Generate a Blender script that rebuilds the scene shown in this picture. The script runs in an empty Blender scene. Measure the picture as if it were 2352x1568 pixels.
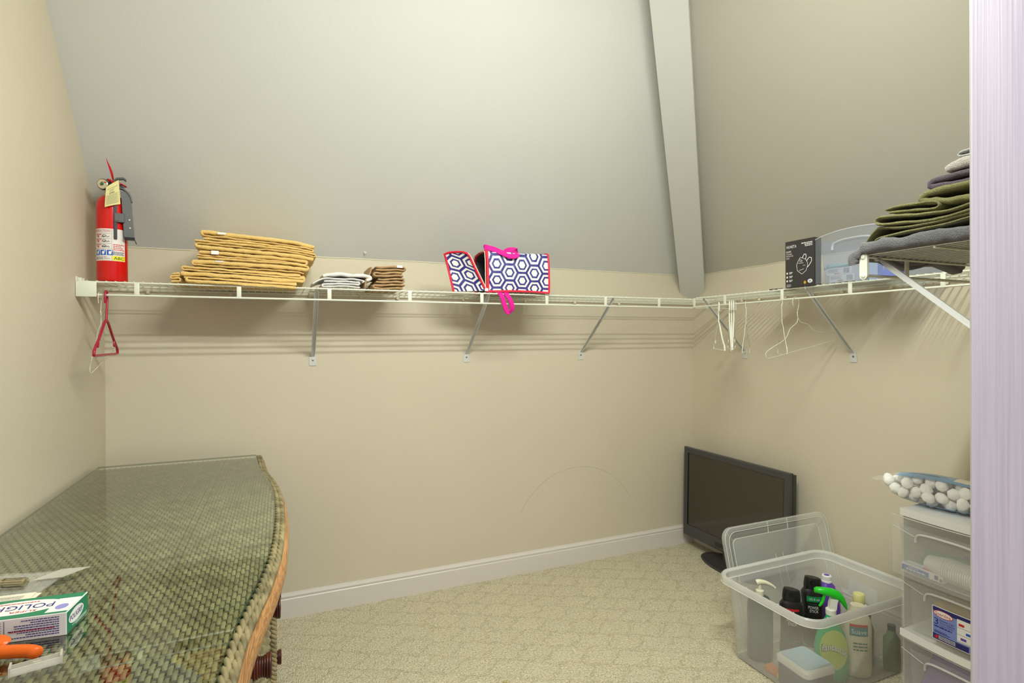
import bpy, bmesh, math, random
from mathutils import Vector, Matrix, noise as mnoise
random.seed(11)
R = math.radians
sc = bpy.context.scene
COL = sc.collection

# ------------------------------------------------------------------ camera, world, exposure
CAM = Vector((0.60285, -2.46826, 1.15926))
yaw, pitch, roll, FPX = 0.40212, -0.00413, -0.00539, 1251.4
fw = Vector((math.sin(yaw)*math.cos(pitch), math.cos(yaw)*math.cos(pitch), math.sin(pitch)))
rt0 = Vector((math.cos(yaw), -math.sin(yaw), 0)); up0 = rt0.cross(fw)
rt = rt0*math.cos(roll) + up0*math.sin(roll); up = -rt0*math.sin(roll) + up0*math.cos(roll)
cd = bpy.data.cameras.new('camera'); cam = bpy.data.objects.new('camera', cd); COL.objects.link(cam)
cam.matrix_world = Matrix(((rt.x, up.x, -fw.x, CAM.x), (rt.y, up.y, -fw.y, CAM.y), (rt.z, up.z, -fw.z, CAM.z), (0, 0, 0, 1)))
cd.sensor_width = 36; cd.sensor_fit = 'HORIZONTAL'; cd.lens = FPX/2352*36; cd.clip_start = .02
sc.camera = cam

def srgb(r, g, b, a=1):
    return tuple((c/255)/12.92 if c/255 <= .04045 else ((c/255+.055)/1.055)**2.4 for c in (r, g, b)) + (a,)

world = bpy.data.worlds.new('world'); sc.world = world; world.use_nodes = True
world.node_tree.nodes['Background'].inputs[0].default_value = srgb(232, 222, 240)
world.node_tree.nodes['Background'].inputs[1].default_value = 0.62
TUBE_POWER = 130.0
sc.view_settings.view_transform = 'Standard'; sc.view_settings.look = 'None'
sc.view_settings.exposure = 0.25; sc.view_settings.gamma = 1; sc.view_settings.use_curve_mapping = False
sc.cycles.transparent_max_bounces = 32

# ------------------------------------------------------------------ materials
def new_mat(name):
    m = bpy.data.materials.new(name); m.use_nodes = True
    nt = m.node_tree; return m, nt, nt.nodes, nt.links, nt.nodes['Principled BSDF']
MATS = {}
def mat(name, col=None, rough=.5, spec=.5, metal=0, noise=None, bump=None, coat=0, sheen=0, emit=None, coord='Object', sss=0):
    if name in MATS: return MATS[name]
    m, nt, N, L, P = new_mat(name); MATS[name] = m
    c = srgb(*col); P.inputs['Base Color'].default_value = c
    P.inputs['Roughness'].default_value = rough; P.inputs['Specular IOR Level'].default_value = spec
    P.inputs['Metallic'].default_value = metal; P.inputs['Coat Weight'].default_value = coat
    P.inputs['Sheen Weight'].default_value = sheen
    if emit: P.inputs['Emission Color'].default_value = srgb(*emit[0]); P.inputs['Emission Strength'].default_value = emit[1]
    tc = N.new('ShaderNodeTexCoord')
    if noise:
        nz = N.new('ShaderNodeTexNoise'); nz.inputs['Scale'].default_value = noise[0]; nz.inputs['Detail'].default_value = 4
        L.new(tc.outputs[coord], nz.inputs['Vector'])
        mx = N.new('ShaderNodeMix'); mx.data_type = 'RGBA'
        k = noise[1]; mx.inputs['A'].default_value = tuple(max(0, x*(1-k)) for x in c[:3])+(1,)
        mx.inputs['B'].default_value = tuple(min(1, x*(1+k)) for x in c[:3])+(1,)
        L.new(nz.outputs['Fac'], mx.inputs['Factor']); L.new(mx.outputs['Result'], P.inputs['Base Color'])
    if bump:
        nb = N.new('ShaderNodeTexNoise'); nb.inputs['Scale'].default_value = bump[0]; nb.inputs['Detail'].default_value = 3
        L.new(tc.outputs[coord], nb.inputs['Vector'])
        b = N.new('ShaderNodeBump'); b.inputs['Strength'].default_value = bump[1]; b.inputs['Distance'].default_value = bump[2]
        L.new(nb.outputs['Fac'], b.inputs['Height']); L.new(b.outputs['Normal'], P.inputs['Normal'])
    return m
def film(name, col, fac, rough=.3, spec=.5, tint=(255, 255, 255), noise=None):
    """see-through plastic: part of the light passes, part is scattered by the sheet"""
    if name in MATS: return MATS[name]
    m, nt, N, L, P = new_mat(name); MATS[name] = m
    P.inputs['Base Color'].default_value = srgb(*col); P.inputs['Roughness'].default_value = rough
    P.inputs['Specular IOR Level'].default_value = spec
    tr = N.new('ShaderNodeBsdfTransparent'); tr.inputs[0].default_value = srgb(*tint)
    mx = N.new('ShaderNodeMixShader'); mx.inputs[0].default_value = fac
    L.new(tr.outputs[0], mx.inputs[1]); L.new(P.outputs[0], mx.inputs[2])
    L.new(mx.outputs[0], N['Material Output'].inputs[0])
    return m
def towel(name, col):
    return mat(name, col, rough=.95, spec=.1, noise=(380, .2), bump=(420, .75, .005), sheen=.2)

def build_wall_mat(name, col, arc=False, speck=.05):
    m, nt, N, L, P = new_mat(name); MATS[name] = m
    P.inputs['Roughness'].default_value = .62; P.inputs['Specular IOR Level'].default_value = .25
    tc = N.new('ShaderNodeTexCoord'); c = srgb(*col)
    nz = N.new('ShaderNodeTexNoise'); nz.inputs['Scale'].default_value = 1.7; nz.inputs['Detail'].default_value = 5
    L.new(tc.outputs['Object'], nz.inputs['Vector'])
    mx = N.new('ShaderNodeMix'); mx.data_type = 'RGBA'
    mx.inputs['A'].default_value = tuple(x*(1-speck) for x in c[:3])+(1,); mx.inputs['B'].default_value = tuple(min(1, x*(1+speck)) for x in c[:3])+(1,)
    L.new(nz.outputs['Fac'], mx.inputs['Factor']); out = mx.outputs['Result']
    if arc:   # faint curved scuff rubbed into the paint
        sep = N.new('ShaderNodeSeparateXYZ'); L.new(tc.outputs['Object'], sep.inputs[0])
        def math_(op, a, b=None, c_=None):
            n = N.new('ShaderNodeMath'); n.operation = op
            for i, v in enumerate((a, b, c_)):
                if v is None: continue
                if hasattr(v, 'links'): L.new(v, n.inputs[i])
                else: n.inputs[i].default_value = v
            return n.outputs[0]
        dx = math_('SUBTRACT', sep.outputs[0], 2.02); dz = math_('SUBTRACT', sep.outputs[2], .13)
        d = math_('SQRT', math_('ADD', math_('MULTIPLY', dx, dx), math_('MULTIPLY', dz, dz)))
        ring = math_('LESS_THAN', math_('ABSOLUTE', math_('SUBTRACT', d, .365)), .0016)
        hi = math_('GREATER_THAN', sep.outputs[2], .30)
        n2 = N.new('ShaderNodeTexNoise'); n2.inputs['Scale'].default_value = 9; L.new(tc.outputs['Object'], n2.inputs['Vector'])
        k = math_('MULTIPLY', math_('MULTIPLY', ring, hi), math_('MULTIPLY', n2.outputs['Fac'], .42))
        mm = N.new('ShaderNodeMix'); mm.data_type = 'RGBA'; L.new(k, mm.inputs['Factor']); L.new(out, mm.inputs['A'])
        mm.inputs['B'].default_value = srgb(120, 112, 98); out = mm.outputs['Result']
    L.new(out, P.inputs['Base Color'])
    nb = N.new('ShaderNodeTexNoise'); nb.inputs['Scale'].default_value = 95; nb.inputs['Detail'].default_value = 3
    L.new(tc.outputs['Object'], nb.inputs['Vector'])
    b = N.new('ShaderNodeBump'); b.inputs['Strength'].default_value = .12; b.inputs['Distance'].default_value = .003
    L.new(nb.outputs['Fac'], b.inputs['Height']); L.new(b.outputs['Normal'], P.inputs['Normal'])
    return m
WALL = (209, 199, 177); CEIL = (206, 207, 203)
build_wall_mat('wall_paint', WALL); build_wall_mat('wall_paint_back', WALL, arc=True); build_wall_mat('ceiling_paint', CEIL, speck=.03); build_wall_mat('slope_paint', (193, 189, 177), speck=.03)  # right slope is set darker and more beige than the back slope
mat('trim_paint', (219, 212, 204), .35, .5, noise=(40, .02))
mat('caulk', (226, 218, 192), .6)
mat('shelf_white', (226, 228, 212), .38, .5)
mat('clip_cream', (222, 214, 186), .5)
mat('brace_grey', (206, 207, 203), .35, .5)
mat('steel', (150, 148, 140), .3, .5, metal=.9)
mat('chrome', (206, 196, 170), .18, .5, metal=1)
mat('ink', (40, 38, 44), .7); mat('ink_white', (240, 240, 236), .6); mat('ink_red', (204, 30, 38), .6); mat('ink_navy', (46, 42, 128), .6)
mat('ink_grey', (134, 130, 122), .7); mat('ink_blue', (22, 92, 196), .6); mat('ink_green', (22, 120, 84), .6); mat('ink_yellow', (232, 226, 40), .6)
mat('paper', (232, 226, 206), .8); mat('paper_white', (240, 238, 234), .8)

def carpet_mat():
    m, nt, N, L, P = new_mat('carpet'); MATS['carpet'] = m
    P.inputs['Roughness'].default_value = .95; P.inputs['Specular IOR Level'].default_value = .1
    tc = N.new('ShaderNodeTexCoord')
    vo = N.new('ShaderNodeTexVoronoi'); vo.inputs['Scale'].default_value = 210; L.new(tc.outputs['Object'], vo.inputs['Vector'])
    cr = N.new('ShaderNodeValToRGB'); L.new(vo.outputs['Distance'], cr.inputs[0])
    cr.color_ramp.elements[0].position = .0; cr.color_ramp.elements[0].color = srgb(255, 250, 222)
    cr.color_ramp.elements[1].position = .85; cr.color_ramp.elements[1].color = srgb(188, 170, 126)
    nz = N.new('ShaderNodeTexNoise'); nz.inputs['Scale'].default_value = 150; nz.inputs['Detail'].default_value = 4; L.new(tc.outputs['Object'], nz.inputs['Vector'])
    cr2 = N.new('ShaderNodeValToRGB'); L.new(nz.outputs['Fac'], cr2.inputs[0])
    cr2.color_ramp.elements[0].position = .3; cr2.color_ramp.elements[0].color = srgb(190, 170, 124)
    cr2.color_ramp.elements[1].position = .68; cr2.color_ramp.elements[1].color = srgb(255, 252, 236)
    mx = N.new('ShaderNodeMix'); mx.data_type = 'RGBA'; mx.inputs['Factor'].default_value = .5
    L.new(cr.outputs[0], mx.inputs['A']); L.new(cr2.outputs[0], mx.inputs['B'])
    # cut-loop diamond pattern
    mp = N.new('ShaderNodeMapping'); mp.inputs['Rotation'].default_value = (0, 0, R(38)); mp.inputs['Scale'].default_value = (7.6, 11, 1)
    L.new(tc.outputs['Object'], mp.inputs['Vector'])
    wn = N.new('ShaderNodeTexNoise'); wn.inputs['Scale'].default_value = 30; L.new(tc.outputs['Object'], wn.inputs['Vector'])
    ad = N.new('ShaderNodeVectorMath'); ad.operation = 'MULTIPLY_ADD'; ad.inputs[1].default_value = (.6, .6, 0); L.new(wn.outputs['Color'], ad.inputs[0]); L.new(mp.outputs[0], ad.inputs[2])
    br = N.new('ShaderNodeTexBrick'); br.inputs['Mortar Size'].default_value = .075; br.inputs['Mortar Smooth'].default_value = .6
    br.inputs['Scale'].default_value = 1; br.inputs['Brick Width'].default_value = 1; br.inputs['Row Height'].default_value = 1
    L.new(ad.outputs[0], br.inputs['Vector'])
    br.inputs['Color1'].default_value = (1, 1, 1, 1); br.inputs['Color2'].default_value = (.97, .97, .97, 1); br.inputs['Mortar'].default_value = (.87, .86, .835, 1)
    mul = N.new('ShaderNodeMix'); mul.data_type = 'RGBA'; mul.blend_type = 'MULTIPLY'; mul.inputs['Factor'].default_value = 1
    L.new(mx.outputs['Result'], mul.inputs['A']); L.new(br.outputs['Color'], mul.inputs['B'])
    out = mul.outputs['Result']
    # two small yellow-green stains
    for (x, y, r) in ((1.295, -.772, .022), (1.55, -1.02, .012)):
        vm = N.new('ShaderNodeVectorMath'); vm.operation = 'DISTANCE'; L.new(tc.outputs['Object'], vm.inputs[0]); vm.inputs[1].default_value = (x, y, 0)
        mr = N.new('ShaderNodeMapRange'); L.new(vm.outputs['Value'], mr.inputs[0]); mr.inputs[1].default_value = r; mr.inputs[2].default_value = r*.2; mr.inputs[3].default_value = 0; mr.inputs[4].default_value = .7
        sm = N.new('ShaderNodeMix'); sm.data_type = 'RGBA'; L.new(mr.outputs[0], sm.inputs['Factor']); L.new(out, sm.inputs['A']); sm.inputs['B'].default_value = srgb(170, 152, 40); out = sm.outputs['Result']
    L.new(out, P.inputs['Base Color'])
    b = N.new('ShaderNodeBump'); b.inputs['Strength'].default_value = .9; b.inputs['Distance'].default_value = .006; b.invert = True
    L.new(vo.outputs['Distance'], b.inputs['Height']); L.new(b.outputs['Normal'], P.inputs['Normal'])
carpet_mat()

def hex_mat():
    m, nt, N, L, P = new_mat('hexagon_print'); MATS['hexagon_print'] = m
    P.inputs['Roughness'].default_value = .45
    tc = N.new('ShaderNodeTexCoord'); sep = N.new('ShaderNodeSeparateXYZ'); L.new(tc.outputs['Object'], sep.inputs[0])
    def o(op, a, b=0.0):
        n = N.new('ShaderNodeMath'); n.operation = op
        for i, v in enumerate((a, b)):
            if hasattr(v, 'links'): L.new(v, n.inputs[i])
            else: n.inputs[i].default_value = v
        return n.outputs[0]
    p = .0665; s3 = 1.7320508
    u = o('ADD', o('DIVIDE', sep.outputs[0], p), 40.35); v = o('ADD', o('DIVIDE', o('SUBTRACT', sep.outputs[2], sep.outputs[1]), p), 40.2)
    ax = o('SUBTRACT', o('MODULO', u, s3), s3/2); ay = o('SUBTRACT', o('MODULO', v, 1.0), .5)
    bx = o('SUBTRACT', o('MODULO', o('ADD', u, s3/2), s3), s3/2); by = o('SUBTRACT', o('MODULO', o('ADD', v, .5), 1.0), .5)
    def hd(x, y):
        X = o('ABSOLUTE', x); Y = o('ABSOLUTE', y)
        return o('MAXIMUM', Y, o('ADD', o('MULTIPLY', X, .8660254), o('MULTIPLY', Y, .5)))
    d = o('MINIMUM', hd(ax, ay), hd(bx, by))
    cr = N.new('ShaderNodeValToRGB'); cr.color_ramp.interpolation = 'CONSTANT'; L.new(d, cr.inputs[0])
    W_, B_ = srgb(236, 234, 228), srgb(48, 44, 126)
    e = cr.color_ramp.elements; e[0].position = 0; e[0].color = W_; e[1].position = .19; e[1].color = B_
    for pos, cc in ((.30, W_), (.425, B_)):
        q = e.new(pos); q.color = cc
    L.new(cr.outputs[0], P.inputs['Base Color'])
    nb = N.new('ShaderNodeTexNoise'); nb.inputs['Scale'].default_value = 26; L.new(tc.outputs['Object'], nb.inputs['Vector'])
    b = N.new('ShaderNodeBump'); b.inputs['Strength'].default_value = .35; b.inputs['Distance'].default_value = .02
    L.new(nb.outputs['Fac'], b.inputs['Height']); L.new(b.outputs['Normal'], P.inputs['Normal'])
hex_mat()

def wood_mat(name, base, dark, scale, stretch, bumpk=.25, dist=.004, rough=.45):
    m, nt, N, L, P = new_mat(name); MATS[name] = m
    P.inputs['Roughness'].default_value = rough
    tc = N.new('ShaderNodeTexCoord'); mp = N.new('ShaderNodeMapping'); mp.inputs['Scale'].default_value = stretch; L.new(tc.outputs['Object'], mp.inputs[0])
    nz = N.new('ShaderNodeTexNoise'); nz.inputs['Scale'].default_value = scale; nz.inputs['Detail'].default_value = 3; nz.inputs['Distortion'].default_value = .4
    L.new(mp.outputs[0], nz.inputs['Vector'])
    cr = N.new('ShaderNodeValToRGB'); L.new(nz.outputs['Fac'], cr.inputs[0])
    cr.color_ramp.elements[0].position = .38; cr.color_ramp.elements[0].color = srgb(*dark); cr.color_ramp.elements[1].position = .58; cr.color_ramp.elements[1].color = srgb(*base)
    L.new(cr.outputs[0], P.inputs['Base Color'])
    b = N.new('ShaderNodeBump'); b.inputs['Strength'].default_value = bumpk; b.inputs['Distance'].default_value = dist
    L.new(nz.outputs['Fac'], b.inputs['Height']); L.new(b.outputs['Normal'], P.inputs['Normal'])
wood_mat('door_paint', (223, 218, 227), (214, 208, 220), 1, (160, 160, 2.2), .35, .004, .5)
wood_mat('honey_wood', (190, 142, 88), (150, 102, 56), 9, (46, 1.0, 46), .3, .003, .42)

def glass_mat():
    m, nt, N, L, P = new_mat('tabletop_glass'); MATS['tabletop_glass'] = m
    N.remove(P)
    tr = N.new('ShaderNodeBsdfTransparent'); tr.inputs[0].default_value = (.90, .95, .91, 1)
    gl = N.new('ShaderNodeBsdfGlossy'); gl.inputs['Roughness'].default_value = .015; gl.inputs[0].default_value = (.93, .97, .94, 1)
    fr = N.new('ShaderNodeFresnel'); fr.inputs[0].default_value = 1.52
    n1 = N.new('ShaderNodeMath'); n1.operation = 'ADD'; n1.inputs[1].default_value = 1; L.new(fr.outputs[0], n1.inputs[0])
    n2 = N.new('ShaderNodeMath'); n2.operation = 'DIVIDE'; L.new(fr.outputs[0], n2.inputs[0]); L.new(n1.outputs[0], n2.inputs[1])
    n3 = N.new('ShaderNodeMath'); n3.operation = 'MULTIPLY'; n3.inputs[1].default_value = 2; L.new(n2.outputs[0], n3.inputs[0])   # both faces of the sheet
    mx = N.new('ShaderNodeMixShader'); L.new(n3.outputs[0], mx.inputs[0]); L.new(tr.outputs[0], mx.inputs[1]); L.new(gl.outputs[0], mx.inputs[2])
    L.new(mx.outputs[0], N['Material Output'].inputs[0])
glass_mat()
mat('glass_edge', (16, 74, 56), .12, .6)
_m, _nt, _N, _L, _P = new_mat('glass_underside'); MATS['glass_underside'] = _m; _N.remove(_P)
_t = _N.new('ShaderNodeBsdfTransparent'); _t.inputs[0].default_value = (.97, .99, .975, 1); _L.new(_t.outputs[0], _N['Material Output'].inputs[0])

def weave_mat(name, a, b):
    m, nt, N, L, P = new_mat(name); MATS[name] = m
    P.inputs['Roughness'].default_value = .42
    tc = N.new('ShaderNodeTexCoord'); nz = N.new('ShaderNodeTexNoise'); nz.inputs['Scale'].default_value = 24; nz.inputs['Detail'].default_value = 6
    L.new(tc.outputs['Object'], nz.inputs['Vector'])
    cr = N.new('ShaderNodeValToRGB'); L.new(nz.outputs['Fac'], cr.inputs[0])
    cr.color_ramp.elements[0].position = .35; cr.color_ramp.elements[0].color = srgb(*a); cr.color_ramp.elements[1].position = .68; cr.color_ramp.elements[1].color = srgb(*b)
    L.new(cr.outputs[0], P.inputs['Base Color'])
weave_mat('wicker', (122, 114, 80), (182, 172, 130)); weave_mat('wicker_dark', (62, 60, 36), (92, 88, 56))
weave_mat('braid', (106, 98, 70), (170, 156, 114)); weave_mat('knob_cord', (54, 20, 12), (112, 52, 30))

# ------------------------------------------------------------------ mesh helpers
class MB:
    def __init__(s): s.v = []; s.f = []; s.m = []
    def add(s, vs, fs, mi=0):
        o = len(s.v); s.v += [tuple(v) for v in vs]; s.f += [tuple(i+o for i in f) for f in fs]; s.m += [mi]*len(fs); return s
    def box(s, lo, hi, mi=0, bev=0):
        (a, b, c), (d, e, f) = lo, hi
        if bev:
            bm = bmesh.new(); bmesh.ops.create_cube(bm, size=1)
            for v in bm.verts: v.co = Vector(((a+d)/2+v.co.x*(d-a), (b+e)/2+v.co.y*(e-b), (c+f)/2+v.co.z*(f-c)))
            bmesh.ops.bevel(bm, geom=bm.edges[:], offset=bev, segments=2, profile=.5, affect='EDGES')
            bm.verts.index_update(); s.add([v.co[:] for v in bm.verts], [[v.index for v in q.verts] for q in bm.faces], mi); bm.free(); return s
        return s.add([(a,b,c),(d,b,c),(d,e,c),(a,e,c),(a,b,f),(d,b,f),(d,e,f),(a,e,f)],
                     [(0,3,2,1),(4,5,6,7),(0,1,5,4),(1,2,6,5),(2,3,7,6),(3,0,4,7)], mi)
    def tube(s, pts, r, n=8, closed=False, caps=True, mi=0, flat=1.0):
        pts = [Vector(p) for p in pts]; k = len(pts); rings = []
        rr = r if hasattr(r, '__len__') else [r]*k
        t0 = (pts[1]-pts[0]).normalized(); ref = Vector((0, 0, 1)) if abs(t0.z) < .9 else Vector((1, 0, 0))
        nrm = (ref - t0*ref.dot(t0)).normalized()
        for i, p in enumerate(pts):
            if closed: t = (pts[(i+1) % k]-pts[i-1]).normalized()
            elif i == 0: t = t0
            elif i == k-1: t = (pts[-1]-pts[-2]).normalized()
            else:
                t = (pts[i+1]-pts[i-1])
                t = t.normalized() if t.length > 1e-9 else (pts[i]-pts[i-1]).normalized()
            nrm = (nrm - t*nrm.dot(t)); nrm = nrm.normalized() if nrm.length > 1e-6 else t.orthogonal().normalized()
            b = t.cross(nrm)
            rings.append([p + (nrm*math.cos(2*math.pi*j/n)*flat + b*math.sin(2*math.pi*j/n))*rr[i] for j in range(n)])
        vs = [v for q in rings for v in q]; fs = []
        for i in range(k if closed else k-1):
            a = i*n; b2 = ((i+1) % k)*n
            for j in range(n): fs.append((a+j, a+(j+1) % n, b2+(j+1) % n, b2+j))
        if caps and not closed: fs += [tuple(range(n-1, -1, -1)), tuple((k-1)*n+j for j in range(n))]
        return s.add(vs, fs, mi)
    def loft(s, rings, closed_ring=True, cap0=True, cap1=True, mi=0):
        n = len(rings[0]); vs = [v for q in rings for v in q]; fs = []
        for i in range(len(rings)-1):
            for j in range(n if closed_ring else n-1):
                fs.append((i*n+j, i*n+(j+1) % n, (i+1)*n+(j+1) % n, (i+1)*n+j))
        if cap0: fs.append(tuple(range(n-1, -1, -1)))
        if cap1: fs.append(tuple((len(rings)-1)*n+j for j in range(n)))
        return s.add(vs, fs, mi)
    def lathe(s, prof, n=24, c=(0, 0), sx=1, sy=1, mi=0, pw=2):
        rings = []
        for (r, z) in prof:
            q = []
            for j in range(n):
                a = 2*math.pi*j/n; ca, sa = math.cos(a), math.sin(a); e = 2/pw
                q.append((c[0]+math.copysign(abs(ca)**e, ca)*r*sx, c[1]+math.copysign(abs(sa)**e, sa)*r*sy, z))
            rings.append(q)
        return s.loft(rings, mi=mi)
    def prism(s, poly, f0, f1, mi=0):
        """poly: 2d outline; f0/f1 map it to 3d"""
        return s.loft([[f0(*p) for p in poly], [f1(*p) for p in poly]], mi=mi)
    def mesh(s, name, mats, smooth=None):
        me = bpy.data.meshes.new(name); me.from_pydata(s.v, [], s.f)
        bm = bmesh.new(); bm.from_mesh(me); bmesh.ops.recalc_face_normals(bm, faces=bm.faces[:]); bm.to_mesh(me); bm.free()
        mats = mats if isinstance(mats, (list, tuple)) else [mats]
        for q in mats: me.materials.append(MATS[q] if isinstance(q, str) else q)
        if len(mats) > 1: me.polygons.foreach_set('material_index', s.m)
        if smooth is not None:
            me.polygons.foreach_set('use_smooth', [True]*len(me.polygons)); me.set_sharp_from_angle(angle=R(smooth))
        return me
    def build(s, name, mats, parent=None, loc=(0, 0, 0), rot=(0, 0, 0), smooth=None):
        return link(name, s.mesh(name, mats, smooth), parent, loc, rot)
def link(name, me, parent=None, loc=(0, 0, 0), rot=(0, 0, 0)):
    o = bpy.data.objects.new(name, me); COL.objects.link(o); o.parent = parent; o.location = loc; o.rotation_euler = rot; return o
def tag(o, label, cat, group=None):
    o['label'] = label; o['category'] = cat
    if group: o['group'] = group
    return o
def thing(name, label, cat, loc=(0, 0, 0), rotz=0, group=None, rot=None):
    o = bpy.data.objects.new(name, None); COL.objects.link(o); o.location = loc; o.rotation_euler = rot or (0, 0, rotz); o.empty_display_size = .05
    return tag(o, label, cat, group)
def struct(o): o['kind'] = 'structure'; return o
def rrect(x0, x1, y0, y1, r, n=5):
    out = []
    for cx, cy, a in ((x1-r, y1-r, 0), (x0+r, y1-r, 90), (x0+r, y0+r, 180), (x1-r, y0+r, 270)):
        for k in range(n+1): t = R(a+90*k/n); out.append((cx+r*math.cos(t), cy+r*math.sin(t)))
    return out
def spline(ctrl, per=8, closed=False):
    P = [Vector(c) for c in ctrl]; n = len(P); out = []
    rng = range(n) if closed else range(n-1)
    for i in rng:
        g = (lambda j: P[j % n]) if closed else (lambda j: P[max(0, min(n-1, j))])
        p0, p1, p2, p3 = g(i-1), g(i), g(i+1), g(i+2)
        for k in range(per):
            t = k/per
            out.append(.5*((2*p1)+(p2-p0)*t+(2*p0-5*p1+4*p2-p3)*t*t+(3*p1-p0-3*p2+p3)*t**3))
    if not closed: out.append(P[-1])
    return out
_fontcache = {}
def text_mesh(s, size):
    k = (s, size)
    if k not in _fontcache:
        cu = bpy.data.curves.new('lettering', 'FONT'); cu.body = s; cu.size = size; cu.resolution_u = 2
        ob = bpy.data.objects.new('lettering', cu); me = bpy.data.meshes.new_from_object(ob)
        vs = [tuple(v.co) for v in me.vertices]; fs = [tuple(p.vertices) for p in me.polygons]
        bpy.data.objects.remove(ob); bpy.data.curves.remove(cu); bpy.data.meshes.remove(me)
        xs = [v[0] for v in vs] or [0]; ys = [v[1] for v in vs] or [0]
        _fontcache[k] = (vs, fs, min(xs), max(xs), min(ys), max(ys))
    return _fontcache[k]
def lettering(s, mp, material, parent, width=None, height=None, center=True, name='lettering'):
    """flat print: text laid on a surface by mp(u, v)"""
    vs, fs, x0, x1, y0, y1 = text_mesh(s, 1.0)
    w = x1-x0; h = y1-y0
    if width and height: kx, ky = width/w, height/h
    elif width: kx = ky = width/w
    else: kx = ky = height/h
    ox = (x0+x1)/2 if center else x0; oy = (y0+y1)/2
    mb = MB(); mb.add([mp((v[0]-ox)*kx, (v[1]-oy)*ky) for v in vs], fs)
    me = bpy.data.meshes.new(name); me.from_pydata(mb.v, [], mb.f); me.materials.append(MATS[material])
    return link(name, me, parent)
def print_lines(mp, rows, material, parent, name='fine_print'):
    """tiny unreadable print as thin bars: rows of (u0, u1, v, h)"""
    mb = MB()
    for u0, u1, v, h in rows:
        u = u0
        while u < u1-1e-5:
            w = min(u1-u, random.uniform(.6, 2.2)*h*1.6)
            mb.add([mp(u, v-h/2), mp(u+w, v-h/2), mp(u+w, v+h/2), mp(u, v+h/2)], [(0, 1, 2, 3)]); u += w + h*.45
    me = bpy.data.meshes.new(name); me.from_pydata(mb.v, [], mb.f); me.materials.append(MATS[material])
    return link(name, me, parent)
def quad(mp, u0, u1, v0, v1, material, parent, name, n=1):
    mb = MB()
    for i in range(n):
        a = u0+(u1-u0)*i/n; b = u0+(u1-u0)*(i+1)/n
        mb.add([mp(a, v0), mp(b, v0), mp(b, v1), mp(a, v1)], [(0, 1, 2, 3)])
    return mb.build(name, material, parent)
def ellipse(mp, cu, cv, ru, rv, material, parent, name, n=28):
    mb = MB(); mb.add([mp(cu+ru*math.cos(2*math.pi*k/n), cv+rv*math.sin(2*math.pi*k/n)) for k in range(n)], [tuple(range(n))])
    return mb.build(name, material, parent)

# ------------------------------------------------------------------ the room
W = 2.782; K = 1.516; SL = .892; CH = 2.62; YF = -1.89; YO = -1.975; TH = .08
YC = -(CH-K)*SL                                   # where the back slope meets the flat ceiling
m = MB(); m.box((-TH, -4.2, -.06), (W+1.4, TH, 0)); f = struct(m.build('floor', 'carpet'))
m = MB(); m.box((-TH, 0, 0), (W+TH, TH, K)); struct(m.build('wall_back', 'wall_paint_back'))
m = MB(); poly = [(0, 0), (YF, 0), (YF, CH), (YC, CH), (0, K)]
m.prism(poly, lambda a, b: (0, a, b), lambda a, b: (-TH, a, b)); struct(m.build('wall_left', 'wall_paint'))
m = MB(); m.box((W, YF, 0), (W+TH, 0, K)); struct(m.build('wall_right', 'wall_paint'))
XC = W+YC
nb = Vector((0, 1/SL, 1)).normalized()*TH         # outward offset of the back slope
nr = Vector((1/SL, 0, 1)).normalized()*TH
def slab(pts, off, name, material):
    mb = MB(); a = [Vector(p) for p in pts]; mb.loft([[p[:] for p in a], [(p+off)[:] for p in a]]); return struct(mb.build(name, material))
slab([(0, 0, K), (W, 0, K), (XC, YC, CH), (0, YC, CH)], nb, 'ceiling_slope_back', 'ceiling_paint')
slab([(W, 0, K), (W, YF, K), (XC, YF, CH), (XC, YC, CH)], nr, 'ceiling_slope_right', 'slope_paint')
m = MB(); m.box((-TH, YF, CH), (XC, YC, CH+TH)); struct(m.build('ceiling', 'ceiling_paint'))
# front wall with the doorway the picture is taken through
OX0, OX1, OH = .12, 1.76, 2.05
m = MB(); m.prism([(-TH, 0), (OX0, 0), (OX0, OH), (OX1, OH), (OX1, 0), (W+TH, 0), (W+TH, K), (XC, CH), (-TH, CH)],
                  lambda a, b: (a, YF, b), lambda a, b: (a, YO, b)); struct(m.build('wall_front', 'wall_paint'))
# baseboards
def baseboard(name, a, b, inward):
    prof = [(0, 0), (.013, 0), (.013, .078), (.0105, .081), (.0105, .086), (.013, .0885), (.012, .093), (.007, .097), (.0045, .103), (0, .103)]
    a = Vector(a); b = Vector(b); n = Vector(inward); mb = MB()
    mb.loft([[(p+n*u+Vector((0, 0, v)))[:] for u, v in prof] for p in (a, b)]); return struct(mb.build(name, 'trim_paint'))
baseboard('baseboard_back', (0, 0, 0), (W, 0, 0), (0, -1, 0))
baseboard('baseboard_left', (0, -.014, 0), (0, YF, 0), (1, 0, 0))
baseboard('baseboard_right', (W, -.014, 0), (W, YF, 0), (-1, 0, 0))
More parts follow.
